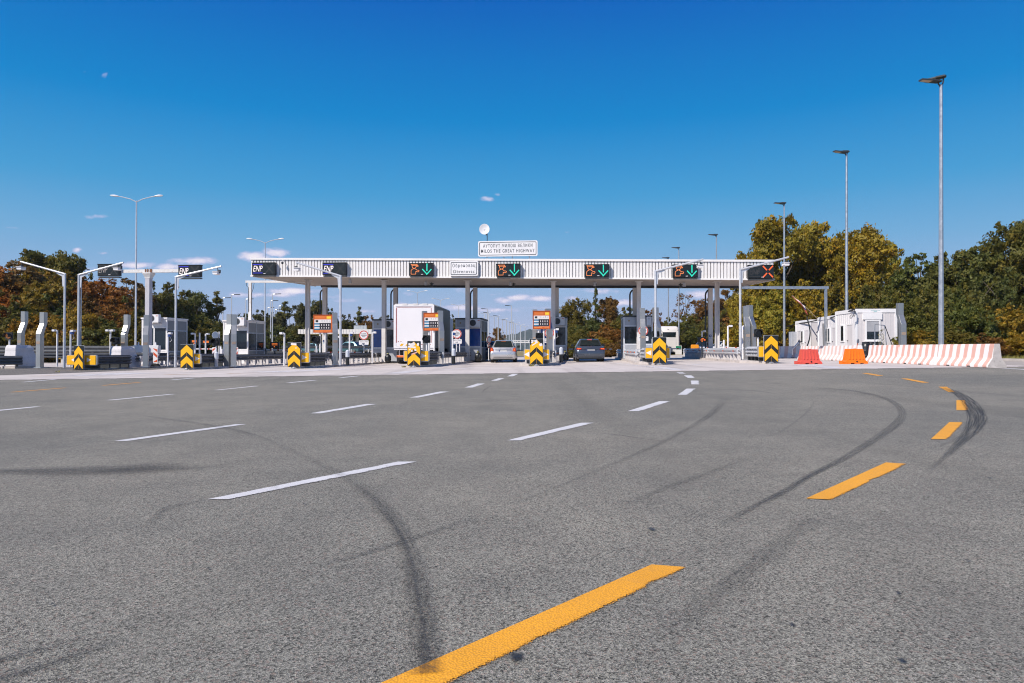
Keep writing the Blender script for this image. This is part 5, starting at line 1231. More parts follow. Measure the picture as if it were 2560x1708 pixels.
    zp = .74 if not lit else .72
    pl_ = MB().bb(-.26, .26, .045, .07, zp - .055, zp + .055).build('number_plate', plate_m, t); MB().bb(-.26, -.215, .040, .0445, zp - .055, zp + .055).build('country_strip', plate_b, pl_)
    MB().bb(-.15, .15, (yr0 - .07) * k, (yr0 + .02) * k, H_ - .085, H_ - .055).build('brake_light', lens_lit if lit else lens_amb, t)
    MB().bb(-.55, .55, .062, .09, zp + .085, zp + .105).build('boot_line', dark_grey, t)
    if lit: MB().bb(-.42, .42, .052, .07, .56, .60).build('chrome_strip', chrome, t); MB().bb(-.25, .2, .03, .045, zp - .075, zp - .056).build('plate_trim', mat('plate_yellow', (.75, .42, .03), .5), t)
    MB().bb(-w * .72, w * .72, .012, .05, .335, .43).build('lower_bumper', dark_grey, t); MB().bb(-w * .8, w * .8, .08, 4.2 * k, .17, .23).build('underbody', black, t)
    MB().tube([(0, 1.05 * k, H_ - .01), (0, .93 * k, H_ + .09)], .008, 5).build('aerial', black, t)
    return t
silver = paintm('silver_car_paint', (.56, .56, .58), .55, .3); grey_blue = paintm('dark_grey_car_paint', (.085, .10, .13), .5, .25); pale_blue = paintm('pale_blue_car_paint', (.35, .42, .55), .5); car_white = paintm('white_car_paint', (.78, .78, .78), 0.); teal = paintm('teal_car_paint', (.09, .20, .24), .4); navy_p = paintm('navy_car_paint', (.02, .045, .12), .4)
car(atz(1257.5, 44.2, .004), YAW * .3, 'silver hatchback stopped in the middle toll lane, seen from behind', silver, 1.72, 4.48, 1.47)
car(atz(1477, 43.0, .004), YAW * .4, 'dark grey saloon with lit tail lights waiting right of an orange price board', grey_blue, 1.84, 4.69, 1.47, True, True)
car(atz(1213, 50, .004), YAW, 'dark blue car mostly hidden between the shaded booth and the silver car', navy_p, 1.75, 4.4, 1.5)
car(atz(1126, 66, .004), YAW, 'pale blue and white car seen low behind the steel reader by the lorry', pale_blue, 1.75, 4.3, 1.45)
car(atz(1766, 92, .02), R(150), 'light blue car behind the shaded rear column at the right end', pale_blue, 1.75, 4.3, 1.5)
car(atz(1830, 90, .02), R(120), 'white car right of the white canopy column at the right end', car_white, 1.75, 4.2, 1.55)
for px, Z, pt, lab in ((806, 112, teal, 'distant teal car low under the left part of the white lintel'), (906, 92, teal, 'distant teal estate car behind the left round toll sign'), (921, 104, car_white, 'distant white car just right of the left round toll sign'), (1279, 130, teal, 'tiny distant teal van seen left of the price board by the silver car')):
    car(atz(px, Z, .62 if px < 1000 else .0), R(70) if px < 1000 else R(170), lab, pt, 1.8, 4.4, 1.55)
# lorry ------------------------------------------------------------------------
p = atz(1034.5, 43.8, .004); t = thing('lorry', 'white box lorry seen from behind, entering the toll lane', 'lorry', p, YAW * .55)
w = 1.30; zt = W(1034, 759.5, 43.8).z - p.z; zb = 1.02
lw = mat('lorry_white', (.80, .77, .78), .42, var=.03, scale=.6)
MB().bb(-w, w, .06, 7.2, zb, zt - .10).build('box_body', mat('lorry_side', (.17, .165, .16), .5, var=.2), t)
mb = MB(); mb.bb(-w + .14, w - .14, .02, .0595, zb + .12, zt - .16); mb.build('rear_door', lw, t)
mb = MB(); mb.bb(-w - .01, -w + .138, .0, .08, zb, zt - .1); mb.bb(w - .138, w + .01, .0, .08, zb, zt - .1); mb.bb(-w + .138, w - .138, .0, .08, zt - .155, zt - .10); mb.bb(-w + .138, w - .138, .0, .08, zb, zb + .115); mb.build('door_frame', lw, t)
mb = MB(); mb.prism([(-w - .01, zt - .098), (w + .01, zt - .098), (w - .1, zt), (-w + .1, zt)], .03, 7.2, 'y')
for x in (-.75, -.05, .55): mb.bb(x, x + .32, -.01, .1, zt - .08, zt + .015)
mb.build('roof_cap', rust_white, t)
rd = mat('lorry_red_tape', (.36, .075, .055), .5); mb = MB(); e = .035
mb.bb(-w + .16, -w + .16 + e, .012, .0195, zb + .35, zt - .25); mb.bb(w - .16 - e, w - .16, .012, .0195, zb + .35, zt - .25); mb.bb(-w + .22, w - .22, .012, .0195, zt - .235, zt - .205); mb.bb(-.2, w - .2, .012, .0195, zb + .215, zb + .24); mb.build('contour_tape', rd, t)
mb = MB()
for x in (-.92, -.55): mb.prism([(x, zb + .14), (x + .16, zb + .14), (x + .26, zb + .28), (x + .10, zb + .28)], .011, .0190, 'y')
mb.build('yellow_stripes', yellow, t)
MB().bb(-w, w, .05, .3, zb - .12, zb - .003).build('tail_beam', lw, t); MB().bb(-1.05, 1.05, .35, 6.8, .62, zb - .125).build('chassis', black, t)
MB().bb(-1.2, 1.2, .12, .26, .42, .56).build('underrun_bar', lw, t)
for s in (-1, 1):
    MB().bb(min(s * .55, s * 1.15), max(s * .55, s * 1.15), .08, .118, .43, .55).build('tail_light', lens_amb, t); MB().bb(min(s * .62, s * 1.22), max(s * .62, s * 1.22), .5, .54, .12, .8).build('mudflap', rubber, t)
    MB().box((s * .98, .26, .72), (.07, .1, .38), 0, rx=.2).build('bracket', galv, t)
    for y in (1.1, 2.4, 6.2):
        wh = MB().cyl((s * 1.22, y, .5), (s * .72, y, .5), .5, n=24).build('wheel', rubber, t, smooth=True); MB().cyl((s * 1.235, y, .5), (s * 1.2, y, .5), .27, n=16).build('rim', rim_m, wh)
MB().bb(-1.22, 1.22, 7.5, 9.4, .6, 3.3).build('cab', lw, t)
for x in (-1.0, -.84): MB().disc((x, zb + .42), .03, .012, 10, th=.006).build('sticker', rd, t)
# coach ----------------------------------------------------------------------
Zb = 86.0; p = atz(1673, Zb, -.1); sc = Zb / F; t = thing('coach', 'white coach driving away beyond the barrier arm', 'bus', p, YAW * .6); w = 1.25; h = W(1673, 815.5, Zb).z - p.z
rings = []
for y, s, zt in ((0, .94, h - .25), (.12, .985, h - .06), (.5, 1, h), (11.5, 1, h), (11.9, .95, h - .3)):
    a = w * s; rings.append([Vector((x, y, z)) for x, z in ((-a * .97, .35), (-a, .55), (-a, zt * .62), (-a * .97, zt - .35), (-a * .86, zt - .06), (-a * .7, zt), (a * .7, zt), (a * .86, zt - .06), (a * .97, zt - .35), (a, zt * .62), (a, .55), (a * .97, .35))])
MB().ring(rings).build('body', mat('coach_white', (.74, .70, .68), .4, var=.03), t, smooth=True)
MB().prism([(-.78, h - 1.38), (.78, h - 1.38), (.84, h - .76), (-.84, h - .76)], -.03, .02, 'y').build('rear_window', glass_dark, t)
mb = MB(); mb.line([(-.85, 1.0), (-.85, h - 1.62), (.85, h - 1.62), (.85, 1.0)], .03, -.012); mb.build('engine_flap', alu_grey, t)
for s in (-1, 1):
    MB().bb(min(s * .8, s * 1.12), max(s * .8, s * 1.12), -.03, .02, .86, .97).build('tail_light', lens_amb, t); MB().cyl((s * 1.2, 2.6, .5), (s * .8, 2.6, .5), .5, n=20).build('wheel', rubber, t)
    MB().disc((s * 1.06, h - .55), .04, -.01, 8, th=.02).build('marker_lamp', dark_grey, t)
MB().bb(-1.1, 1.1, -.04, .1, .42, .72).build('bumper', MATS['coach_white'], t); MB().box((-.12, -.01, h - .42), (.2, .02, .06), 0, ry=.5).build('badge', dark_grey, t)
# small green-white board and low building bits beyond ----------------------------
c = W(1696, 876, 80); t = thing('road_sign', 'small green and white board behind the coach', 'road sign', (c.x, c.y, gz(c.x)), 0); z = c.z - gz(c.x)
MB().bb(-.35, .4, 0, .04, z - .5, z + .55).build('panel', white, t); MB().bb(-.3, .35, -.006, -.001, z + .1, z + .5).build('green_panel', mat('sign_green', (.02, .22, .12), .5), t); MB().cyl((0, .06, 0), (0, .06, z), .04, n=6).build('post', galv, t)
# far white lintel canopy of the opposite plaza
Zf = 112.0; a = W(745, 823.5, Zf); e = W(930, 835, Zf); g = gz(a.x) + .7
t = thing('far_canopy', 'low white canopy of another toll plaza far behind the left price board', 'canopy', (a.x, Zf, g), R(0)); ln = e.x - a.x
mb = MB(); hz0 = e.z - g; hz1 = a.z - g
q0, q1 = Vector((0, 0, hz0)), Vector((ln, 0, hz0)); ribbed(q0, q1, Vector((0, 0, hz1)), Vector((ln, 0, hz1)), .5, .05).build('fascia', panel_white, t, solid=False)
MB().bb(0, ln, .06, 8, hz0 + .02, hz1).build('roof', white, t)
for x in (3.5, 5.4, 9.3, 11.6): MB().bb(x - .18, x + .18, 2, 2.36, 0, hz0 + .02).build('column', col_white, t)
for x0, x1 in ((6.1, 7.1), (7.7, 8.3)): MB().bb(x0, x1, 1.5, 3.5, 0, 2.5).build('booth', mat('far_booth', (.2, .22, .28), .5), t)
c = W(900.5, 819, 118); g = gz(c.x) + .7; t = thing('traffic_board', 'grey back of a large direction board above the far white canopy', 'road sign', (c.x, c.y, g), 0); z = c.z - g
mb = MB()
for k in range(4): mb.bb(-1.1 + k * .56, -1.1 + k * .56 + .53, 0, .08, z - .6, z + .35)
mb.build('panel', mat('sign_back', (.42, .44, .45), .5, .3), t); MB().cyl((-.8, .12, 0), (-.8, .12, z), .08, n=6).build('post', galv, t); MB().cyl((.9, .12, 0), (.9, .12, z + .8), .06, n=6).build('post', galv, t)
# distant lattice gantry over the motorway
Zq = 190.; a = W(1257, 851.5, Zq); e = W(1330, 857, Zq); t = thing('lattice_gantry', 'far white lattice gantry crossing the motorway behind the silver car', 'gantry', (a.x, Zq, gz(a.x)), 0); ln = e.x - a.x; z1 = a.z - gz(a.x); z0 = e.z - gz(a.x)
mb = MB(); mb.bb(-.15, ln, -.15, .15, z1 - .2, z1 + .05); mb.bb(-.15, ln, -.15, .15, z0 - .05, z0 + .2)
for k in range(9): mb.bb(k * ln / 8 - .1, k * ln / 8 + .1, -.1, .1, z0 + .2, z1 - .2)
mb.build('truss', white, t); MB().bb(-.2, .2, -.2, .2, 0, z0 - .05).build('leg', galv_pale, t); MB().bb(ln - .2, ln + .2, -.2, .2, 0, z0 - .05).build('leg', galv_pale, t)
# roadside no-passing signs by the silver car
c = W(1223, 850, 47.2); t = thing('road_sign', 'round red ringed sign edge-on beside the dark booth wall, above the dark blue car', 'road sign', (c.x, c.y, gz(c.x) + .12), R(50)); z = c.z - gz(c.x) - .12
MB().disc((0, z), .26, 0, 24, th=.02).build('panel', white, t); MB().disc((0, z), .25, -.006, 24, .19, th=.005).build('red_ring', red_sign, t); MB().disc((0, z - .42), .16, 0, 20, th=.02).build('lower_panel', white, t); MB().disc((0, z - .42), .15, -.006, 20, .10, th=.005).build('lower_ring', red_sign, t); MB().cyl((0, .05, 0), (0, .05, z), .03, n=8).build('post', white, t)

for px0, px1, Z, lab in ((1432, 1562, 74, 'low pale concrete wall beyond the dark grey car'),):
    a = atz(px0, Z); ln = XZ(px1, Z) - a.x; t = thing('low_wall', lab, 'wall', a, 0, 'low concrete walls beyond the lanes')
    MB().prism([(-.2, -.05), (.2, -.05), (.12, .42), (-.12, .42)], 0, ln, 'x').build('body', kerb_mat, t); MB().bb(0, ln, -.16, .16, .421, .48).build('coping', post_mat, t)
# ---------------------------------------------------------------- street lamps
def led_lamp(px, py, Z, lab, heads, rb=.10, rt=.055, group='flat headed street lamps on the right', base=0.):
    b = atz(px, Z); top = W(px, py, Z); h = top.z - b.z
    tx = (W(heads[0][0], py, Z).x - top.x) if False else 0
    t = thing('street_lamp', lab, 'street lamp', b, 0, group)
    lean = top.x - b.x
    MB().tube([(0, 0, -.2), (lean * .5, 0, h * .5), (lean, 0, h)], [rb, (rb + rt) / 2, rt], 10).build('pole', galv, t, smooth=True)
    for (dx, dz, ln, yw, tl) in heads:
        q = Vector((lean, 0, h)); e = q + Vector((dx, 0, dz))
        hd = MB().tube([q + Vector((0, 0, -.15)), q + Vector((dx * .9, 0, dz * .35)), e], .035, 6).build('bracket', dark_grey, t)
        M_ = Matrix.Translation(e) @ Matrix.Rotation(yw, 4, 'Z') @ Matrix.Rotation(tl, 4, 'Y')
        mb = MB(); mb.prism([(.12, -.10), (.05, -.17), (-ln * .45, -.19), (-ln, -.13), (-ln, .13), (-ln * .45, .19), (.05, .17), (.12, .10)], .0, .06, 'z', 0, M_)
        mb.prism([(.05, -.1), (-ln * .4, -.11), (-ln * .4, .11), (.05, .1)], .06, .10, 'z', 0, M_)
        mb.build('lamp_head', dark_grey, t)
        mb = MB(); mb.prism([(-ln * .42, -.13), (-ln * .94, -.10), (-ln * .94, .10), (-ln * .42, .13)], -.008, -.001, 'z', 0, M_); mb.build('lens', mat('lamp_lens', (.62, .48, .38), .4), t)
RL_ = [(2352.5, 212, 33.0, 'nearest and tallest right hand lamp with two flat heads, behind the striped barrier'), (2116.5, 385, 45.6, 'flat headed lamp rising behind the front site container'), (1960.5, 512, 60.5, 'flat headed lamp right of the canopy corner, beside the shaded barrier'), (1791, 590, 78., 'flat headed lamp showing above the right part of the canopy'), (1697, 622, 89., 'flat headed lamp with graffiti-marked foot right of the coach'), (1671, 647, 98., 'flat headed lamp rising behind the coach')]
for k, (px, py, Z, lab) in enumerate(RL_):
    hs = [(.12, .36, .78, R(-28), R(-4)), (-.14, .12, .95, R(8), R(2))] if k == 0 else [(.05, .12, .75, R(-12), R(2)), (-.12, .05, .85, R(14), R(3))]
    led_lamp(px, py, Z, lab, hs, .125 if k == 0 else .12, .07 if k == 0 else .06)
b = atz(1697, 89, 0)
lp = [o for o in SC.objects if o.name.startswith('street_lamp') and 'graffiti' in o.get('label', '')][0]
MB().cyl((0, 0, 1.45), (0, 0, 2.4), .135, .132, 12).build('graffiti_band', mat('red_scribble', (.62, .40, .36), .6, var=.5, scale=9, dirt=(.5, .08, .05)), lp)
def twin_lamp(px, py, Z, x=None, lab='', span=4.1):
    b = atz(px, Z); top = W(px, py, Z); h = top.z - b.z
    t = thing('street_lamp', lab, 'street lamp', b, 0, 'twin armed white street lamps'); lean = (top.x - b.x)
    thick = max(1.0, Z / 110)
    MB().tube([(0, 0, -.1), (0, 0, h * .5), (0, 0, h)], [.085 * thick, .07 * thick, .05 * thick], 8).build('pole', galv_pale, t, smooth=True)
    for s in (-1, 1):
        a = span / 2
        MB().tube([(0, 0, h - .1), (s * a * .25, 0, h + .14), (s * a * .6, 0, h + .32), (s * a * .78, 0, h + .35)], .035 * thick, 6).build('arm', galv_pale, t, smooth=True)
        x0, x1 = s * a * .70, s * a * 1.04
        rings = []
        for u, wd, ht in ((0, .04, .03), (.15, .11, .07), (.5, .15, .11), (.85, .13, .08), (1, .05, .03)):
            x = x0 + (x1 - x0) * u; z = h + .36 + u * .05
            rings.append([Vector((x, math.cos(2 * math.pi * k / 8) * wd, z + (math.sin(2 * math.pi * k / 8) * ht if math.sin(2 * math.pi * k / 8) > 0 else math.sin(2 * math.pi * k / 8) * ht * .5))) for k in range(8)])
        MB().ring(rings).build('lamp_head', white, t, smooth=True)
twl = ['nearest and tallest twin armed lamp, left of the tee gantry', 'twin armed lamp rising behind the left end of the canopy']
twin_lamp(339, 502, 55, lab=twl[0]); twin_lamp(662, 606, 77, lab=twl[1])
for k in range(13):
    Z = 98.5 + 21.0 * k; px = 1280 + (-30.2 + .125 * (Z - 55)) / Z * F; py = 874 - 11.7 * F / Z
    if k == 0: py += 3
    lab = {0: 'twin armed lamp whose head is hidden by the canopy roof, by the left camera mast', 1: 'twin armed lamp pole just left of the second canopy column', 2: 'twin armed lamp above the left side of the lorry', 3: 'twin armed lamp above the right side of the lorry', 4: 'twin armed lamp left of the third canopy column'}.get(k, f'distant twin armed lamp over the motorway, {nth(k - 5)} behind the third canopy column')
    twin_lamp(px, py, Z, lab=lab)
# single armed lamps far left and over the motorway
def far_lamp(px, py, s, lab, top=9.6, thick=None, group='single armed far street lamps'):
    Z = top * F / (874 - py); b = atz(px, Z); h = W(px, py, Z).z - b.z; th = thick or max(1, Z / 80)
    t = thing('street_lamp', lab, 'street lamp', b, 0, group)
    MB().tube([(0, 0, -.1), (0, 0, h)], [.085 * th, .05 * th], 7).build('pole', galv_pale, t, smooth=True)
    MB().tube([(0, 0, h - .04), (s * .5, 0, h + .02)], .035 * th, 5).build('arm', galv, t); MB().box((s * .95, 0, h + .03), (1.0, .3, .07 * th), 0, ry=-s * .04).build('lamp_head', dark_grey, t)
for px, py, s, lab in ((420, 713.5, 1, 'single armed lamp between the tee gantry and the first booth mast'), (556.5, 745, 1, 'single armed lamp right of the tall dark slender tree'), (578.5, 737, 1, 'single armed lamp behind the pair of readers at the second booth'), (614, 748, 1, 'single armed lamp left of the rusty angled gantry post'),
                       (669, 769, 1, 'leftmost of the close group of single armed lamps right of the second booth'), (676.5, 752, 1, 'second of the close group of single armed lamps right of the second booth'), (681, 735.5, 1, 'tallest of the close group of single armed lamps right of the second booth'), (688, 774, 1, 'short lamp inside the close group right of the second booth'), (697, 765, 1, 'rightmost of the close group of lamps right of the second booth'),
                       (723, 776, 1, 'lone single armed lamp above the chevron board with one sticker'), (761, 778, 1, 'single armed lamp left of the first white canopy column'), (887.5, 795, 1, 'single armed lamp beside the grey direction board back'),
                       (1279, 764.5, -1, 'tallest single armed lamp over the motorway, above the silver car'), (1218.5, 772.5, -1, 'single armed lamp at the right edge of the dark booth wall'), (1222, 782, -1, 'single armed lamp just right of the lamp at the dark booth wall'), (1245.5, 790, -1, 'single armed lamp above the left half of the silver car'), (1266, 800, -1, 'single armed lamp above the middle of the silver car'), (1283.5, 806, -1, 'shorter single armed lamp right of the tallest motorway lamp')):
    far_lamp(px, py, s, lab)
# ---------------------------------------------------------------- foliage
def leaf_mat():
    m, nt, b = nodes('foliage')
    oi = N(nt, 'ShaderNodeObjectInfo'); a = N(nt, 'ShaderNodeAttribute', attribute_name='tint'); a2 = N(nt, 'ShaderNodeAttribute', attribute_name='turn')
    base = oi.outputs['Color']
    # leaf to leaf change in tone; some sprays have turned to autumn colour
    c = mixc(nt, a.outputs['Fac'], mixc(nt, 1.0, base, (.68, .74, .66), 'MULTIPLY'), mixc(nt, 1.0, base, (1.55, 1.42, 1.1), 'MULTIPLY'))
    warm = mixc(nt, 1.0, base, (1.75, 1.22, .5), 'MULTIPLY')
    c = mixc(nt, mth(nt, 'MULTIPLY', a2.outputs['Fac'], .75), c, warm)
    nt.links.new(c, b.inputs['Base Color']); b.inputs['Roughness'].default_value = .55; b.inputs['Specular IOR Level'].default_value = .25
    tl = N(nt, 'ShaderNodeBsdfTranslucent'); nt.links.new(c, tl.inputs[0]); mx = N(nt, 'ShaderNodeMixShader'); mx.inputs[0].default_value = .40
    nt.links.new(b.outputs[0], mx.inputs[1]); nt.links.new(tl.outputs[0], mx.inputs[2]); nt.links.new(mx.outputs[0], nt.nodes['Material Output'].inputs[0])
    return m
leafm = leaf_mat(); bark = mat('bark', (.10, .075, .055), .9, var=.35, scale=6)
def crown_mesh(name, seed, n, lobes, leaf, density=1.0):
    """lobes: (x, y, z, r) leaf clumps; leaves sit in small sprays through the outer part of each lobe."""
    g = np.random.default_rng(seed); tot = sum(r * r for *_, r in lobes)
    P = []; NR = []; TI = []; TU = []
    for x, y, z, r in lobes:
        k = max(26, int(n * r * r / tot)); ns = max(6, k // 14)
        d = g.normal(size=(ns, 3)); d /= np.linalg.norm(d, axis=1)[:, None]
        rad = r * (1 - .55 * g.random(ns) ** 2.2) * (1 + .22 * np.sin(d[:, 0] * 5 + seed) * np.cos(d[:, 2] * 6 + x * 3))
        sp = np.array([x, y, z]) + d * rad[:, None] * np.array([1, 1, .9])
        st = g.random(ns); tu = (g.random(ns) < .28) * g.random(ns)
        idx = g.integers(0, ns, k)
        off = g.normal(size=(k, 3)) * (.16 * r ** .5) * np.array([1, 1, .7])
        P.append(sp[idx] + off); sn = d * .55 + g.normal(size=(ns, 3)) * .6 + np.array([0, -.0, .35]); nn = sn[idx] + g.normal(size=(k, 3)) * .38; NR.append(nn)
        TI.append(np.clip(st[idx] * .65 + g.random(k) * .45, 0, 1)); TU.append(np.clip(tu[idx] + (g.random(k) < .04) * .5, 0, 1))
    P = np.concatenate(P); NR = np.concatenate(NR); NR /= np.linalg.norm(NR, axis=1)[:, None]; TI = np.concatenate(TI); TU = np.concatenate(TU)
    k = len(P); a = np.cross(NR, g.normal(size=(k, 3))); a /= np.linalg.norm(a, axis=1)[:, None] + 1e-9; b = np.cross(NR, a)
    s = leaf * (.6 + .8 * g.random(k))[:, None]
    V = np.stack([P - a * s, P + b * s * .55, P + a * s, P - b * s * .55], 1).reshape(-1, 3)
    me = bpy.data.meshes.new(name); me.vertices.add(4 * k); me.vertices.foreach_set('co', V.astype(np.float32).ravel())
    me.loops.add(4 * k); me.loops.foreach_set('vertex_index', np.arange(4 * k, dtype=np.int32)); me.polygons.add(k); me.polygons.foreach_set('loop_start', np.arange(0, 4 * k, 4, dtype=np.int32))
    me.update(calc_edges=True)
    for nm, v in (('tint', TI), ('turn', TU)):
        at_ = me.attributes.new(nm, 'FLOAT', 'FACE'); at_.data.foreach_set('value', v.astype(np.float32))
    me.materials.append(leafm); return me
def limbs(seed, h, r, lobes, name):
    g = random.Random(seed); mb = MB(); top = h * .72
    pts = [Vector((g.uniform(-.15, .15) * k * .4, g.uniform(-.15, .15) * k * .4, -.3 + top * k / 4)) for k in range(5)]
    mb.tube(pts, [r * (1 - .17 * k) for k in range(5)], 8)
    for x, y, z, q in lobes[:: max(1, len(lobes) // 12)]:
        k = min(3.6, max(.6, z / top * 2.6)); i = int(k); s = pts[i].lerp(pts[min(4, i + 1)], k - i)
        e = Vector((x, y, z)); m_ = s.lerp(e, .5) + Vector((0, 0, .25)); mb.tube([s, m_, e], [r * .42, r * .26, r * .08], 6)
    me = mb.build(name, bark, smooth=True); d = me.data; bpy.data.objects.remove(me); return d
def lobeset(kind, seed):
    g = random.Random(seed); L = []
    if kind == 'broad':                        # 10 m tall, uneven broad crown
        for k in range(30):
            z = g.uniform(2.2, 9.2); ww = 3.6 * math.sqrt(max(.05, 1 - ((z - 5.0) / 5.0) ** 2)); an = g.uniform(0, 6.283); q = ww * g.uniform(.25, 1) ** .6
            L.append((q * math.cos(an), q * math.sin(an), z, g.uniform(.75, 1.5)))
        for k in range(9): an = g.uniform(0, 6.28); L.append((g.uniform(.3, 2.4) * math.cos(an), g.uniform(.3, 2.4) * math.sin(an), g.uniform(8.6, 10.1), g.uniform(.28, .6)))
        for k in range(26): z = g.uniform(2.5, 9); an = g.uniform(0, 6.28); q = 4.1 * math.sqrt(max(.05, 1 - ((z - 5.0) / 5.2) ** 2)) * g.uniform(.95, 1.2); L.append((q * math.cos(an), q * math.sin(an), z, g.uniform(.25, .5)))
    elif kind == 'bushy':                      # foliage down to the ground
        for k in range(34):
            z = g.uniform(.5, 8.6); ww = 3.5 * math.sqrt(max(.08, 1 - (max(0, z - 2.5) / 7.2) ** 2)); an = g.uniform(0, 6.283); q = ww * g.uniform(.2, 1) ** .55
            L.append((q * math.cos(an), q * math.sin(an), z, g.uniform(.7, 1.45)))
        for k in range(13): an = g.uniform(0, 6.28); L.append((g.uniform(.2, 2.8) * math.cos(an), g.uniform(.2, 2.8) * math.sin(an), g.uniform(8.0, 10.1), g.uniform(.25, .55)))
        for k in range(20): z = g.uniform(2, 8.6); an = g.uniform(0, 6.28); q = 4.0 * math.sqrt(max(.08, 1 - (max(0, z - 2.5) / 7.4) ** 2)) * g.uniform(.95, 1.2); L.append((q * math.cos(an), q * math.sin(an), z, g.uniform(.25, .5)))
    elif kind == 'shrub':                      # 10 tall x 12 wide mound, scaled down in use
        for k in range(34):
            an = g.uniform(0, 6.283); q = 5.2 * g.random() ** .5; z = g.uniform(.8, 8.4 * math.sqrt(max(.1, 1 - (q / 6.0) ** 2)))
            L.append((q * math.cos(an), q * math.sin(an), z, g.uniform(1.0, 2.0)))
        for k in range(10): an = g.uniform(0, 6.28); q = g.uniform(0, 4); L.append((q * math.cos(an), q * math.sin(an), g.uniform(7.2, 9.8), g.uniform(.3, .7)))
        for k in range(22): an = g.uniform(0, 6.28); q = g.uniform(3.5, 6.4); L.append((q * math.cos(an), q * math.sin(an), g.uniform(1.5, 8.6) * math.sqrt(max(.12, 1 - (q / 6.9) ** 2)) + .6, g.uniform(.3, .65)))
    elif kind == 'slender':
        for k in range(26):
            z = g.uniform(1.6, 9.6); ww = 1.55 * (1 - abs(z - 4.5) / 7.5); an = g.uniform(0, 6.283); q = ww * g.uniform(.2, 1.1)
            L.append((q * math.cos(an), q * math.sin(an), z, g.uniform(.4, .85) * (1.1 - z / 18)))
    elif kind == 'conifer':
        for k in range(40):
            z = g.uniform(1, 9.8); ww = 2.0 * (1 - z / 10.6); an = g.uniform(0, 6.283); q = ww * g.uniform(.35, 1.15)
            L.append((q * math.cos(an), q * math.sin(an), z, .22 + .5 * (1 - z / 10) * g.uniform(.5, 1)))
        L.append((0, 0, 9.9, .2))
    elif kind == 'sparse':
        for k in range(46):
            z = g.uniform(3.0, 9.8); ww = 2.6 * math.sqrt(max(.05, 1 - ((z - 5.6) / 4.9) ** 2)); an = g.uniform(0, 6.283); q = ww * g.uniform(.3, 1.1)
            L.append((q * math.cos(an), q * math.sin(an), z, g.uniform(.25, .5)))
    return L
PROTO = {}
def proto(kind, seed, n, leaf):
    L_ = lobeset(kind, seed)
    PROTO.setdefault(kind, []).append((crown_mesh('crown_leaves', seed, n, L_, leaf), limbs(seed, 10, .24 if kind != 'sparse' else .12, L_, 'limb_wood')))
for sd in (11, 12, 13): proto('broad', sd, 34000, .14)
for sd in (21, 22, 23): proto('bushy', sd, 36000, .14)
for sd in (31, 32, 33): proto('shrub', sd, 34000, .19)
proto('slender', 41, 11000, .12); proto('slender', 42, 11000, .12); proto('conifer', 51, 9000, .10); proto('sparse', 61, 2600, .11)
COLS = {'yg': (.245, .205, .030), 'olive': (.130, .120, .026), 'dark': (.112, .120, .036), 'green': (.112, .120, .030), 'brown': (.190, .108, .034), 'rust': (.270, .126, .030), 'ochre': (.270, .185, .028), 'far': (.095, .098, .030)}
trn = random.Random(5); TN = {}
HALF = {'broad': 3.8, 'bushy': 3.7, 'shrub': 5.6, 'slender': 1.8, 'conifer': 2.0, 'sparse': 2.6}
def tree(kind, px, Z, pytop, wpx, col, lab, cat=None, group=None):
    p = atz(px, Z); h = W(px, pytop, Z).z - p.z; w = wpx * Z / F * .5
    nm = 'shrub' if kind == 'shrub' else ('conifer_tree' if kind == 'conifer' else 'leafy_tree')
    t = thing(nm, lab, cat or ('shrub' if kind == 'shrub' else 'tree'), p, trn.uniform(0, 6.28), group)
    cm, wm = PROTO[kind][trn.randrange(len(PROTO[kind]))]
    sz = h / 10.45; sx = w / HALF[kind]
    t.scale = (sx, sx, sz)
    c = bpy.data.objects.new('crown', cm); COL.objects.link(c); c.parent = t
    q = COLS[col]; k = trn.uniform(.85, 1.15); hue = trn.uniform(-.12, .12); c.color = (q[0] * k * (1 + hue), q[1] * k, q[2] * k * (1 - hue), 1)
    l = bpy.data.objects.new('trunk', wm); COL.objects.link(l); l.parent = t
    return t
# left wood in autumn colour
GL = 'autumn trees along the left'
for a in (('bushy', -70, 72, 640, 250, 'rust', 'rust brown tree cut by the left picture edge'), ('bushy', 40, 74, 648, 200, 'brown', 'brown and orange tree above the leftmost concrete block'), ('broad', 118, 84, 628, 180, 'green', 'tall greener tree rising above the autumn trees left of the first camera masts'), ('broad', 170, 82, 632, 120, 'olive', 'tall loose crowned tree between the first two camera masts'),
          ('bushy', 128, 70, 668, 150, 'ochre', 'ochre tree right behind the left pointing camera mast'), ('bushy', 238, 73, 692, 180, 'rust', 'rusty red tree under the faint ENP signal'), ('bushy', 320, 76, 694, 150, 'brown', 'brown tree just left of the tee gantry column'), ('bushy', 395, 82, 702, 130, 'olive', 'olive tree right behind the tee gantry column'), ('bushy', 438, 88, 722, 100, 'green', 'green tree behind the mast that crosses the ENP signal'),
          ('broad', 484, 96, 727, 95, 'dark', 'dark round tree right of that mast, above the orange displays'), ('slender', 540, 97, 716, 66, 'dark', 'tall slender dark tree left of the second booth')): tree(*a, group=GL)
GS = 'shrubs under the left trees'
for i, (px, py, w, col) in enumerate(((-20, 700, 190, 'rust'), (75, 715, 180, 'olive'), (150, 735, 150, 'green'), (215, 730, 160, 'brown'), (285, 735, 160, 'rust'), (355, 740, 140, 'dark'), (420, 760, 120, 'dark'), (470, 770, 120, 'green'), (520, 790, 100, 'dark'))):
    tree('shrub', px, 68 if i < 6 else 92, py, w, col, 'inner bush of the autumn wood, ' + nth(i) + ' from the left picture edge', group='inner bushes of the autumn wood')
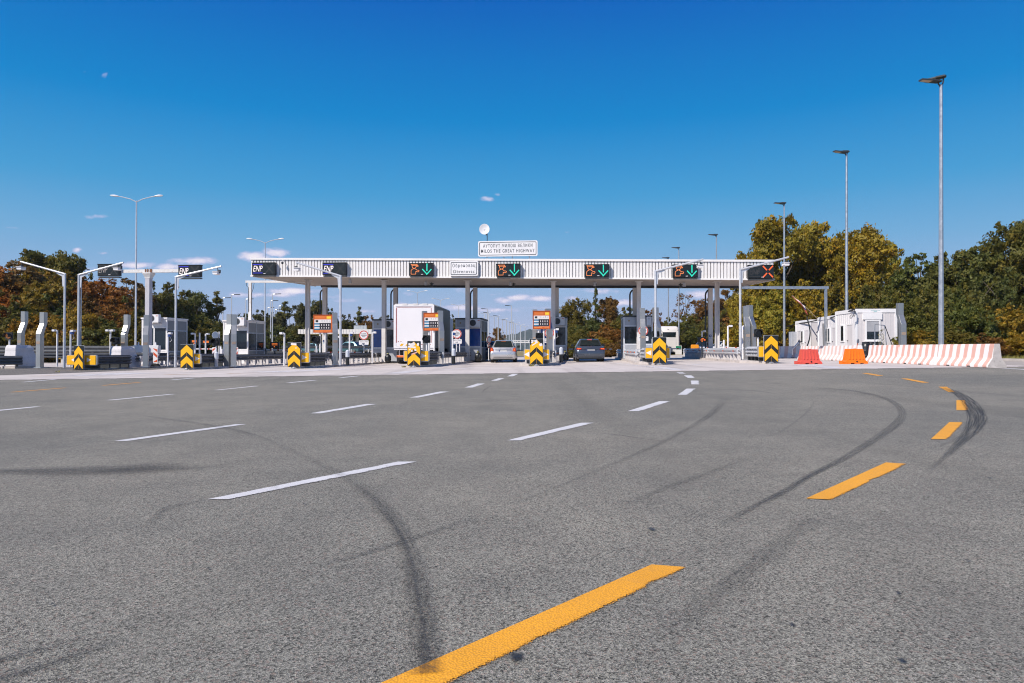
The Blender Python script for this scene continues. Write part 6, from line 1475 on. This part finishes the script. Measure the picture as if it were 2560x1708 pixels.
for i, (px, py, w, col) in enumerate(((-60, 770, 190, 'olive'), (40, 745, 170, 'green'), (110, 770, 150, 'ochre'), (185, 752, 130, 'ochre'), (262, 790, 150, 'dark'), (335, 775, 130, 'olive'), (415, 800, 120, 'green'), (490, 790, 130, 'olive'), (560, 800, 110, 'green'))):
    tree('shrub', px, 61 if i < 6 else 84, py, w, col, 'bushy green and ochre undergrowth, ' + nth(i) + ' from the left behind the left guardrails', group=GS)
# far row behind the lanes
GF = 'distant trees behind the toll lanes'
for i, (k, px, py, w, col) in enumerate((('bushy', 612, 782, 60, 'far'), ('bushy', 648, 772, 60, 'far'), ('slender', 710, 744, 58, 'dark'), ('bushy', 690, 778, 60, 'far'), ('broad', 752, 757, 60, 'far'), ('broad', 790, 750, 66, 'far'), ('bushy', 826, 768, 46, 'green'), ('bushy', 868, 784, 56, 'far'), ('slender', 898, 758, 34, 'dark'), ('bushy', 922, 786, 56, 'brown'), ('bushy', 966, 786, 60, 'far'), ('bushy', 1012, 792, 60, 'far'), ('bushy', 1128, 785, 52, 'olive'))):
    tree(k, px, 150, py, w, col, f'{nth(i)} tree from the left in the far row seen under the canopy', group=GF)
for i, (px, py, w) in enumerate(((630, 812, 90), (690, 808, 90), (750, 806, 100), (815, 808, 90), (875, 812, 90), (935, 812, 90), (1000, 815, 90))):
    tree('shrub', px, 135, py, w, ('far', 'green', 'olive')[i % 3], f'{nth(i)} dark shrub from the left below the far row of trees', group='dark shrubs below the far trees')
tree('broad', 1243, 205, 818, 36, 'brown', 'small round brown tree behind the roof of the silver car')
# right of centre
GC = 'trees seen between the right canopy columns'
for a in (('bushy', 1402, 84, 800, 60, 'olive', 'low olive tree right behind the shaded booth of the middle lane'), ('broad', 1441, 86, 746, 84, 'olive', 'round olive tree above the left of the dark grey car'), ('conifer', 1489, 88, 714, 46, 'dark', 'spiky dark conifer poking up above the dark grey car'), ('broad', 1521, 90, 742, 90, 'brown', 'thin brownish tree right of the spiky conifer'), ('bushy', 1568, 88, 766, 60, 'olive', 'small olive tree left of the grey booth roof'),
          ('bushy', 1630, 92, 772, 60, 'brown', 'brown tree just right of the grey booth'), ('sparse', 1712, 112, 722, 74, 'brown', 'nearly bare see-through tree left of the shaded rear column'), ('bushy', 1765, 108, 745, 80, 'brown', 'brown tree behind the shaded rear column'), ('bushy', 1826, 106, 722, 120, 'brown', 'tall bare-branched brown tree right of the white canopy column'), ('bushy', 1668, 95, 800, 70, 'green', 'dark green tree behind the coach roof')): tree(*a, group=GC)
for i, (px, Z, py, w, col) in enumerate(((1412, 72, 830, 80, 'green'), (1455, 70, 812, 100, 'olive'), (1515, 70, 806, 110, 'brown'), (1572, 70, 815, 100, 'brown'), (1640, 100, 815, 90, 'olive'), (1700, 98, 796, 100, 'green'), (1745, 102, 800, 100, 'dark'), (1790, 100, 790, 100, 'olive'), (1842, 98, 792, 110, 'olive'))):
    tree('shrub', px, Z, py, w, col, f'{nth(i)} shrub from the left in the hedge behind the right toll lanes', group='hedge shrubs behind the right lanes')
for i, (px, Z, py, w, col) in enumerate(((1395, 78, 842, 90, 'dark'), (1432, 78, 800, 90, 'olive'), (1478, 76, 785, 100, 'dark'), (1500, 66, 838, 90, 'ochre'), (1545, 74, 790, 100, 'olive'), (1585, 76, 800, 90, 'brown'), (1545, 64, 850, 90, 'brown'), (1450, 64, 848, 90, 'olive'), (1610, 84, 800, 90, 'dark'), (1670, 104, 790, 90, 'dark'), (1725, 106, 772, 100, 'olive'), (1810, 104, 765, 110, 'dark'), (1770, 99, 830, 110, 'olive'))):
    tree('shrub', px, Z, py, w, col, f'{nth(i)} of the deeper thicket bushes behind the dark grey car and the coach', group='deeper thicket behind the right lanes')
# tall yellow green trees behind the containers
GR = 'tall yellow green trees behind the containers'
for a in (('broad', 1955, 74, 545, 190, 'yg', 'tallest yellow green tree, left of the second right hand lamp'), ('broad', 2030, 78, 560, 150, 'yg', 'yellow green tree right behind the second right hand lamp'), ('broad', 1893, 72, 622, 130, 'yg', 'yellow green tree touching the right canopy corner'), ('broad', 2150, 74, 565, 190, 'yg', 'golden tree right of the second right hand lamp'), ('broad', 2085, 80, 590, 150, 'yg', 'yellow green tree filling in between the two tallest crowns'), ('broad', 2205, 78, 600, 120, 'yg', 'brownish shoulder of the golden tree on its right side')): tree(*a, group=GR)
for i, (px, py, w, col) in enumerate(((1885, 740, 130, 'yg'), (1945, 700, 140, 'yg'), (2015, 690, 150, 'yg'), (2090, 690, 150, 'olive'), (2165, 690, 140, 'olive'), (1915, 800, 130, 'ochre'), (1990, 790, 130, 'olive'))):
    tree('shrub', px, 68, py, w, col, f'{nth(i)} yellow green bush of the lower storey behind the flag and gantry', group='bushes below the tall yellow green trees')
# dark wall of trees at the right edge
GW = 'dark trees at the right picture edge'
for i, (px, py, w, col) in enumerate(((2240, 700, 130, 'green'), (2310, 690, 140, 'dark'), (2375, 690, 140, 'green'), (2440, 690, 140, 'dark'), (2510, 680, 150, 'dark'), (2590, 670, 160, 'dark'))):
    tree('shrub', px, 47, py, w, col, f'{nth(i)} dark inner bush of the tree wall behind the tallest lamp', group='inner bushes of the right tree wall')
for a in (('bushy', 2245, 60, 662, 110, 'olive', 'olive tree just right of the white containers'), ('bushy', 2300, 54, 628, 150, 'green', 'green tree left of the tallest lamp pole'), ('bushy', 2385, 52, 628, 160, 'dark', 'dark green tree behind the tallest lamp pole'), ('bushy', 2460, 50, 606, 160, 'dark', 'dark tree right of the tallest lamp pole'), ('broad', 2530, 50, 556, 170, 'dark', 'tallest dark tree at the right picture edge'), ('broad', 2620, 48, 545, 200, 'dark', 'dark tree cut by the right picture edge'), ('bushy', 2430, 60, 620, 180, 'green', 'green tree further back right of the tallest lamp pole')): tree(*a, group=GW)
for i, (px, py, w, col) in enumerate(((2265, 740, 140, 'olive'), (2335, 760, 130, 'olive'), (2400, 735, 140, 'green'), (2465, 780, 130, 'ochre'), (2525, 755, 150, 'ochre'), (2600, 740, 160, 'olive'), (2300, 820, 110, 'ochre'), (2380, 815, 110, 'olive'), (2450, 830, 110, 'brown'), (2550, 830, 120, 'ochre'))):
    tree('shrub', px, 42.5 if i < 6 else 38, py, w, col, f'{nth(i)} ochre or olive shrub in the hedge behind the long striped barrier', group='hedge shrubs behind the striped barrier')
# ---------------------------------------------------------------- grass tufts on the right verge, weeds at islands
def tufts(name, pts, m, n, hgt, seed):
    g = random.Random(seed); mb = MB()
    for k in range(n):
        x, y = pts(g); z = gz(x); an = g.uniform(0, 3.14); w = .012; h = hgt * g.uniform(.4, 1.2); lx, ly = g.uniform(-.6, .6) * h, g.uniform(-.6, .6) * h
        mb.add([(x - w * math.cos(an), y - w * math.sin(an), z), (x + w * math.cos(an), y + w * math.sin(an), z), (x + lx, y + ly, z + h)], [(0, 1, 2)])
    return tag(mb.build(name, m, solid=False), kind='stuff')
tufts('grass', lambda g: (g.uniform(23.7, 31), g.uniform(25, 44)), mat('verge_grass', (.22, .20, .05), .8, var=.35, scale=2), 9000, .22, 3)['label'] = 'dry yellow green verge grass beyond the long striped barrier'
def weed(px, Z, lab, s=1.):
    b = atz(px, Z, .0); g = random.Random(int(px)); mb = MB()
    for k in range(int(70 * s)):
        an = g.uniform(0, 6.28); l = g.uniform(.08, .26) * s; r = g.uniform(0, .16) * s; x, y = r * math.cos(an), r * math.sin(an); w = .012
        mb.add([(x - w, y, 0), (x + w, y, 0), (x + l * .6 * math.cos(an), y + l * .6 * math.sin(an), l)], [(0, 1, 2)])
    tag(mb.build('weed', mat('weed_green', (.22, .20, .07), .8, var=.3), None, b, solid=False), lab, 'weed')
weed(1328, 34.0, 'small weed at the foot of the chevron board between the cars', .6); weed(1010, 35.2, 'weed beside the nose of the crash cushion by the lorry', .55); weed(144, 33.5, 'little weed on the worn asphalt left of the leftmost chevron board', .6); weed(2172, 37.0, 'weed growing at the end of the long striped barrier', .8)
b = atz(2205, 40.3); mb = MB(); g = random.Random(9)
for k in range(160):
    an = g.uniform(0, 6.28); z = g.uniform(.2, 1.7); r = .34 * (1 - z / 2.2); x, y = r * g.uniform(-1, 1), r * g.uniform(-1, 1); w = .03
    mb.add([(x - w, y, z), (x + w * .4, y + w, z + .05), (x + w * math.cos(an) * 2, y + w * math.sin(an) * 2, z + .13)], [(0, 1, 2)])
for k in range(5): mb.tube([(g.uniform(-.1, .1), 0, 0), (g.uniform(-.2, .2), g.uniform(-.1, .1), g.uniform(1.0, 1.7))], .008, 4)
tag(mb.build('dry_plant', mat('dry_stalks', (.30, .27, .14), .85, var=.3), None, b, solid=False), 'tall dry weed stalks leaning on the pipe handrail', 'plant')
# ---------------------------------------------------------------- wooded hill
mb = MB(); nx, ny = 90, 14; hg = np.random.default_rng(4)
for j in range(ny):
    for i in range(nx):
        x = -140 + i * 5.0; y = 1050 + j * 30
        u = (x - 20) / 130.0
        hgt = 38 * math.exp(-((x - 50) / 58) ** 2) + 17 * math.exp(-((x + 25) / 45) ** 2)
        z = hgt * math.sin(min(1, j / 8) * math.pi / 2) + float(hg.normal()) * 1.8 * (j > 0)
        mb.v.append((x, y, z - 2))
for j in range(ny - 1):
    for i in range(nx - 1): k = j * nx + i; mb.f.append([k, k + 1, k + nx + 1, k + nx]); mb.m.append(0)
m, nt, b_ = nodes('wooded_hillside'); co = geopos(nt)
c = mixc(nt, rng(nt, noise(nt, .12, 4, .7, co), .35, .65), (.022, .042, .042), (.062, .075, .062)); c = mixc(nt, rng(nt, noise(nt, .05, 3, .6, co), .55, .7, 0, .7), c, (.11, .09, .075))
nt.links.new(c, b_.inputs['Base Color']); b_.inputs['Roughness'].default_value = .95
tag(mb.build('hills', m, smooth=2, solid=False), kind='structure')
# ---------------------------------------------------------------- sky, sun, camera
SUN_AZ = 48.0; SUN_EL = 44.0         # sun behind the viewer's left shoulder
world = bpy.data.worlds.new('World'); SC.world = world; world.use_nodes = True
nt = world.node_tree; bg = nt.nodes['Background']
sky = N(nt, 'ShaderNodeTexSky'); sky.sky_type = 'NISHITA'; sky.sun_disc = False
sky.sun_elevation = R(SUN_EL); sky.sun_rotation = R(180 + SUN_AZ); sky.air_density = 1.0; sky.dust_density = .3; sky.ozone_density = 4.0; sky.altitude = 200
tc = N(nt, 'ShaderNodeTexCoord'); sx = N(nt, 'ShaderNodeSeparateXYZ'); nt.links.new(tc.outputs['Generated'], sx.inputs[0])
D = sx.outputs
STR = .10
rp = N(nt, 'ShaderNodeValToRGB'); cr = rp.color_ramp
el = mth(nt, 'DIVIDE', mth(nt, 'ARCSINE', D[2]), R(90), clamp=True)
nt.links.new(el, rp.inputs[0])
stops = [(0.0, (.36, .42, .60)), (2.2, (.335, .405, .60)), (5, (.25, .385, .595)), (8.5, (.140, .345, .58)), (12.5, (.048, .285, .56)), (18.5, (.0, .200, .52)), (27.2, (.0, .106, .44)), (50, (.0, .055, .26)), (90, (.0, .04, .19))]
while len(cr.elements) < len(stops): cr.elements.new(.5)
for e, (a, c) in zip(cr.elements, stops): e.position = a / 90; e.color = (*c, 1)
skyc = mixc(nt, .96, sky.outputs[0], mixc(nt, 1.0, rp.outputs[0], (1 / STR,) * 3, 'MULTIPLY'))
# small fair weather clouds, fixed in compass direction and height
fwd = mth(nt, 'MAXIMUM', D[1], .05)
u = mth(nt, 'DIVIDE', D[0], fwd); v = mth(nt, 'DIVIDE', D[2], fwd)
cb = N(nt, 'ShaderNodeCombineXYZ'); nt.links.new(u, cb.inputs[0]); nt.links.new(mth(nt, 'MULTIPLY', v, 2.0), cb.inputs[1])
n1 = noise(nt, 26, 6, .62, cb.outputs[0]); n2 = noise(nt, 70, 5, .65, cb.outputs[0])
CL = [(246, 542, 34, 8, .62), (192, 626, 14, 9, .7), (258, 634, 20, 5, .6), (340, 664, 52, 10, .85), (425, 668, 45, 10, .8), (485, 653, 58, 11, .95), (560, 670, 50, 6, .35), (635, 642, 50, 14, 1.0), (688, 632, 38, 12, .92), (970, 556, 28, 5, .5), (982, 574, 18, 4, .45), (1222, 497, 23, 8, .8), (1243, 488, 13, 7, .55), (1417, 580, 18, 4, .42), (212, 180, 14, 4, .45), (262, 188, 14, 10, .5), (40, 570, 40, 5, .35), (200, 672, 50, 9, .7), (30, 690, 60, 10, .6),
      (650, 737, 110, 8, .8), (730, 728, 90, 9, .85), (800, 742, 60, 8, .6), (870, 752, 50, 8, .6), (925, 730, 30, 7, .5), (917, 778, 32, 6, .7), (985, 760, 50, 6, .5), (1025, 735, 24, 8, .6), (1150, 770, 60, 9, .85), (1168, 725, 40, 12, .6), (1262, 751, 30, 10, .75), (1300, 744, 40, 9, .95), (1345, 747, 44, 8, .95), (1240, 775, 60, 7, .8), (1330, 770, 60, 6, .5), (1232, 735, 70, 7, .4), (1434, 746, 24, 8, .8), (1555, 757, 40, 9, .95), (1510, 728, 80, 9, .55), (1635, 755, 30, 7, .6), (1750, 738, 50, 12, .8), (1540, 800, 90, 10, .5), (640, 790, 160, 14, .5), (900, 800, 200, 12, .45), (1240, 800, 100, 10, .4), (1400, 720, 60, 8, .4), (-200, 600, 120, 20, .8), (-420, 680, 160, 20, .9), (2760, 700, 160, 14, .7)]
tot = None
for (px, py, a, b, k) in CL:
    d = ray(px, py); u0 = d.x / d.y; v0 = d.z / d.y; a /= F; b /= F
    q = mth(nt, 'ADD', mth(nt, 'POWER', mth(nt, 'ABSOLUTE', mth(nt, 'MULTIPLY', mth(nt, 'SUBTRACT', u, u0), 1 / a)), 2.), mth(nt, 'POWER', mth(nt, 'ABSOLUTE', mth(nt, 'MULTIPLY', mth(nt, 'SUBTRACT', v, v0), 1 / b)), 2.))
    g_ = mth(nt, 'MULTIPLY', mth(nt, 'EXPONENT', mth(nt, 'MULTIPLY', q, -.75)), k)
    tot = g_ if tot is None else mth(nt, 'MAXIMUM', tot, g_)
dens = mth(nt, 'ADD', tot, mth(nt, 'ADD', mth(nt, 'MULTIPLY', mth(nt, 'SUBTRACT', n1, .5), 1.15), mth(nt, 'MULTIPLY', mth(nt, 'SUBTRACT', n2, .5), .55)))
cov = mth(nt, 'MULTIPLY', rng(nt, dens, .38, .78), rng(nt, tot, .08, .35))
cov = mth(nt, 'MULTIPLY', cov, mth(nt, 'GREATER_THAN', D[1], .06))
ccol = mixc(nt, rng(nt, dens, .55, 1.1), (.50, .50, .70), (.82, .76, .80))
skyc = mixc(nt, mth(nt, 'MULTIPLY', cov, .92), skyc, mixc(nt, 1.0, ccol, (1 / STR,) * 3, 'MULTIPLY'))
nt.links.new(skyc, bg.inputs[0]); bg.inputs[1].default_value = STR
sl = bpy.data.lights.new('Sun', 'SUN'); sl.energy = 4.8; sl.angle = R(.5); sl.color = (1.0, .935, .86)
so = bpy.data.objects.new('Sun', sl); COL.objects.link(so)
az = R(SUN_AZ); ev = R(SUN_EL)
sd = Vector((-math.sin(az) * math.cos(ev), -math.cos(az) * math.cos(ev), math.sin(ev)))   # toward the sun
so.rotation_euler = sd.to_track_quat('Z', 'Y').to_euler()
cam = bpy.data.cameras.new('Camera'); cam.sensor_width = 36; cam.lens = F / 2560 * 36; cam.clip_end = 6000; cam.clip_start = .05
co_ = bpy.data.objects.new('Camera', cam); COL.objects.link(co_); co_.location = (0, 0, CAM_H); co_.rotation_euler = (R(90) + PIT, 0, 0); SC.camera = co_
SC.view_settings.view_transform = 'Standard'; SC.view_settings.look = 'None'; SC.view_settings.exposure = .25; SC.view_settings.gamma = 1
SC.render.film_transparent = False
try: SC.cycles.filter_width = 1.1
except Exception: pass
try: SC.cycles.transparent_max_bounces = 16; SC.cycles.max_bounces = 6
except Exception: pass

# thin even air between the viewer and the far hills
mb = MB(); mb.bb(-2600, 2600, -80, 3600, -2, 62)
hm = bpy.data.materials.new('air'); hm.use_nodes = True; hn = hm.node_tree; hn.nodes.clear()
ho = hn.nodes.new('ShaderNodeOutputMaterial'); hv = hn.nodes.new('ShaderNodeVolumePrincipled'); hv.inputs['Color'].default_value = (.80, .87, 1, 1); hv.inputs['Density'].default_value = .00012
hn.links.new(hv.outputs[0], ho.inputs['Volume'])
tag(mb.build('haze', hm), kind='stuff')
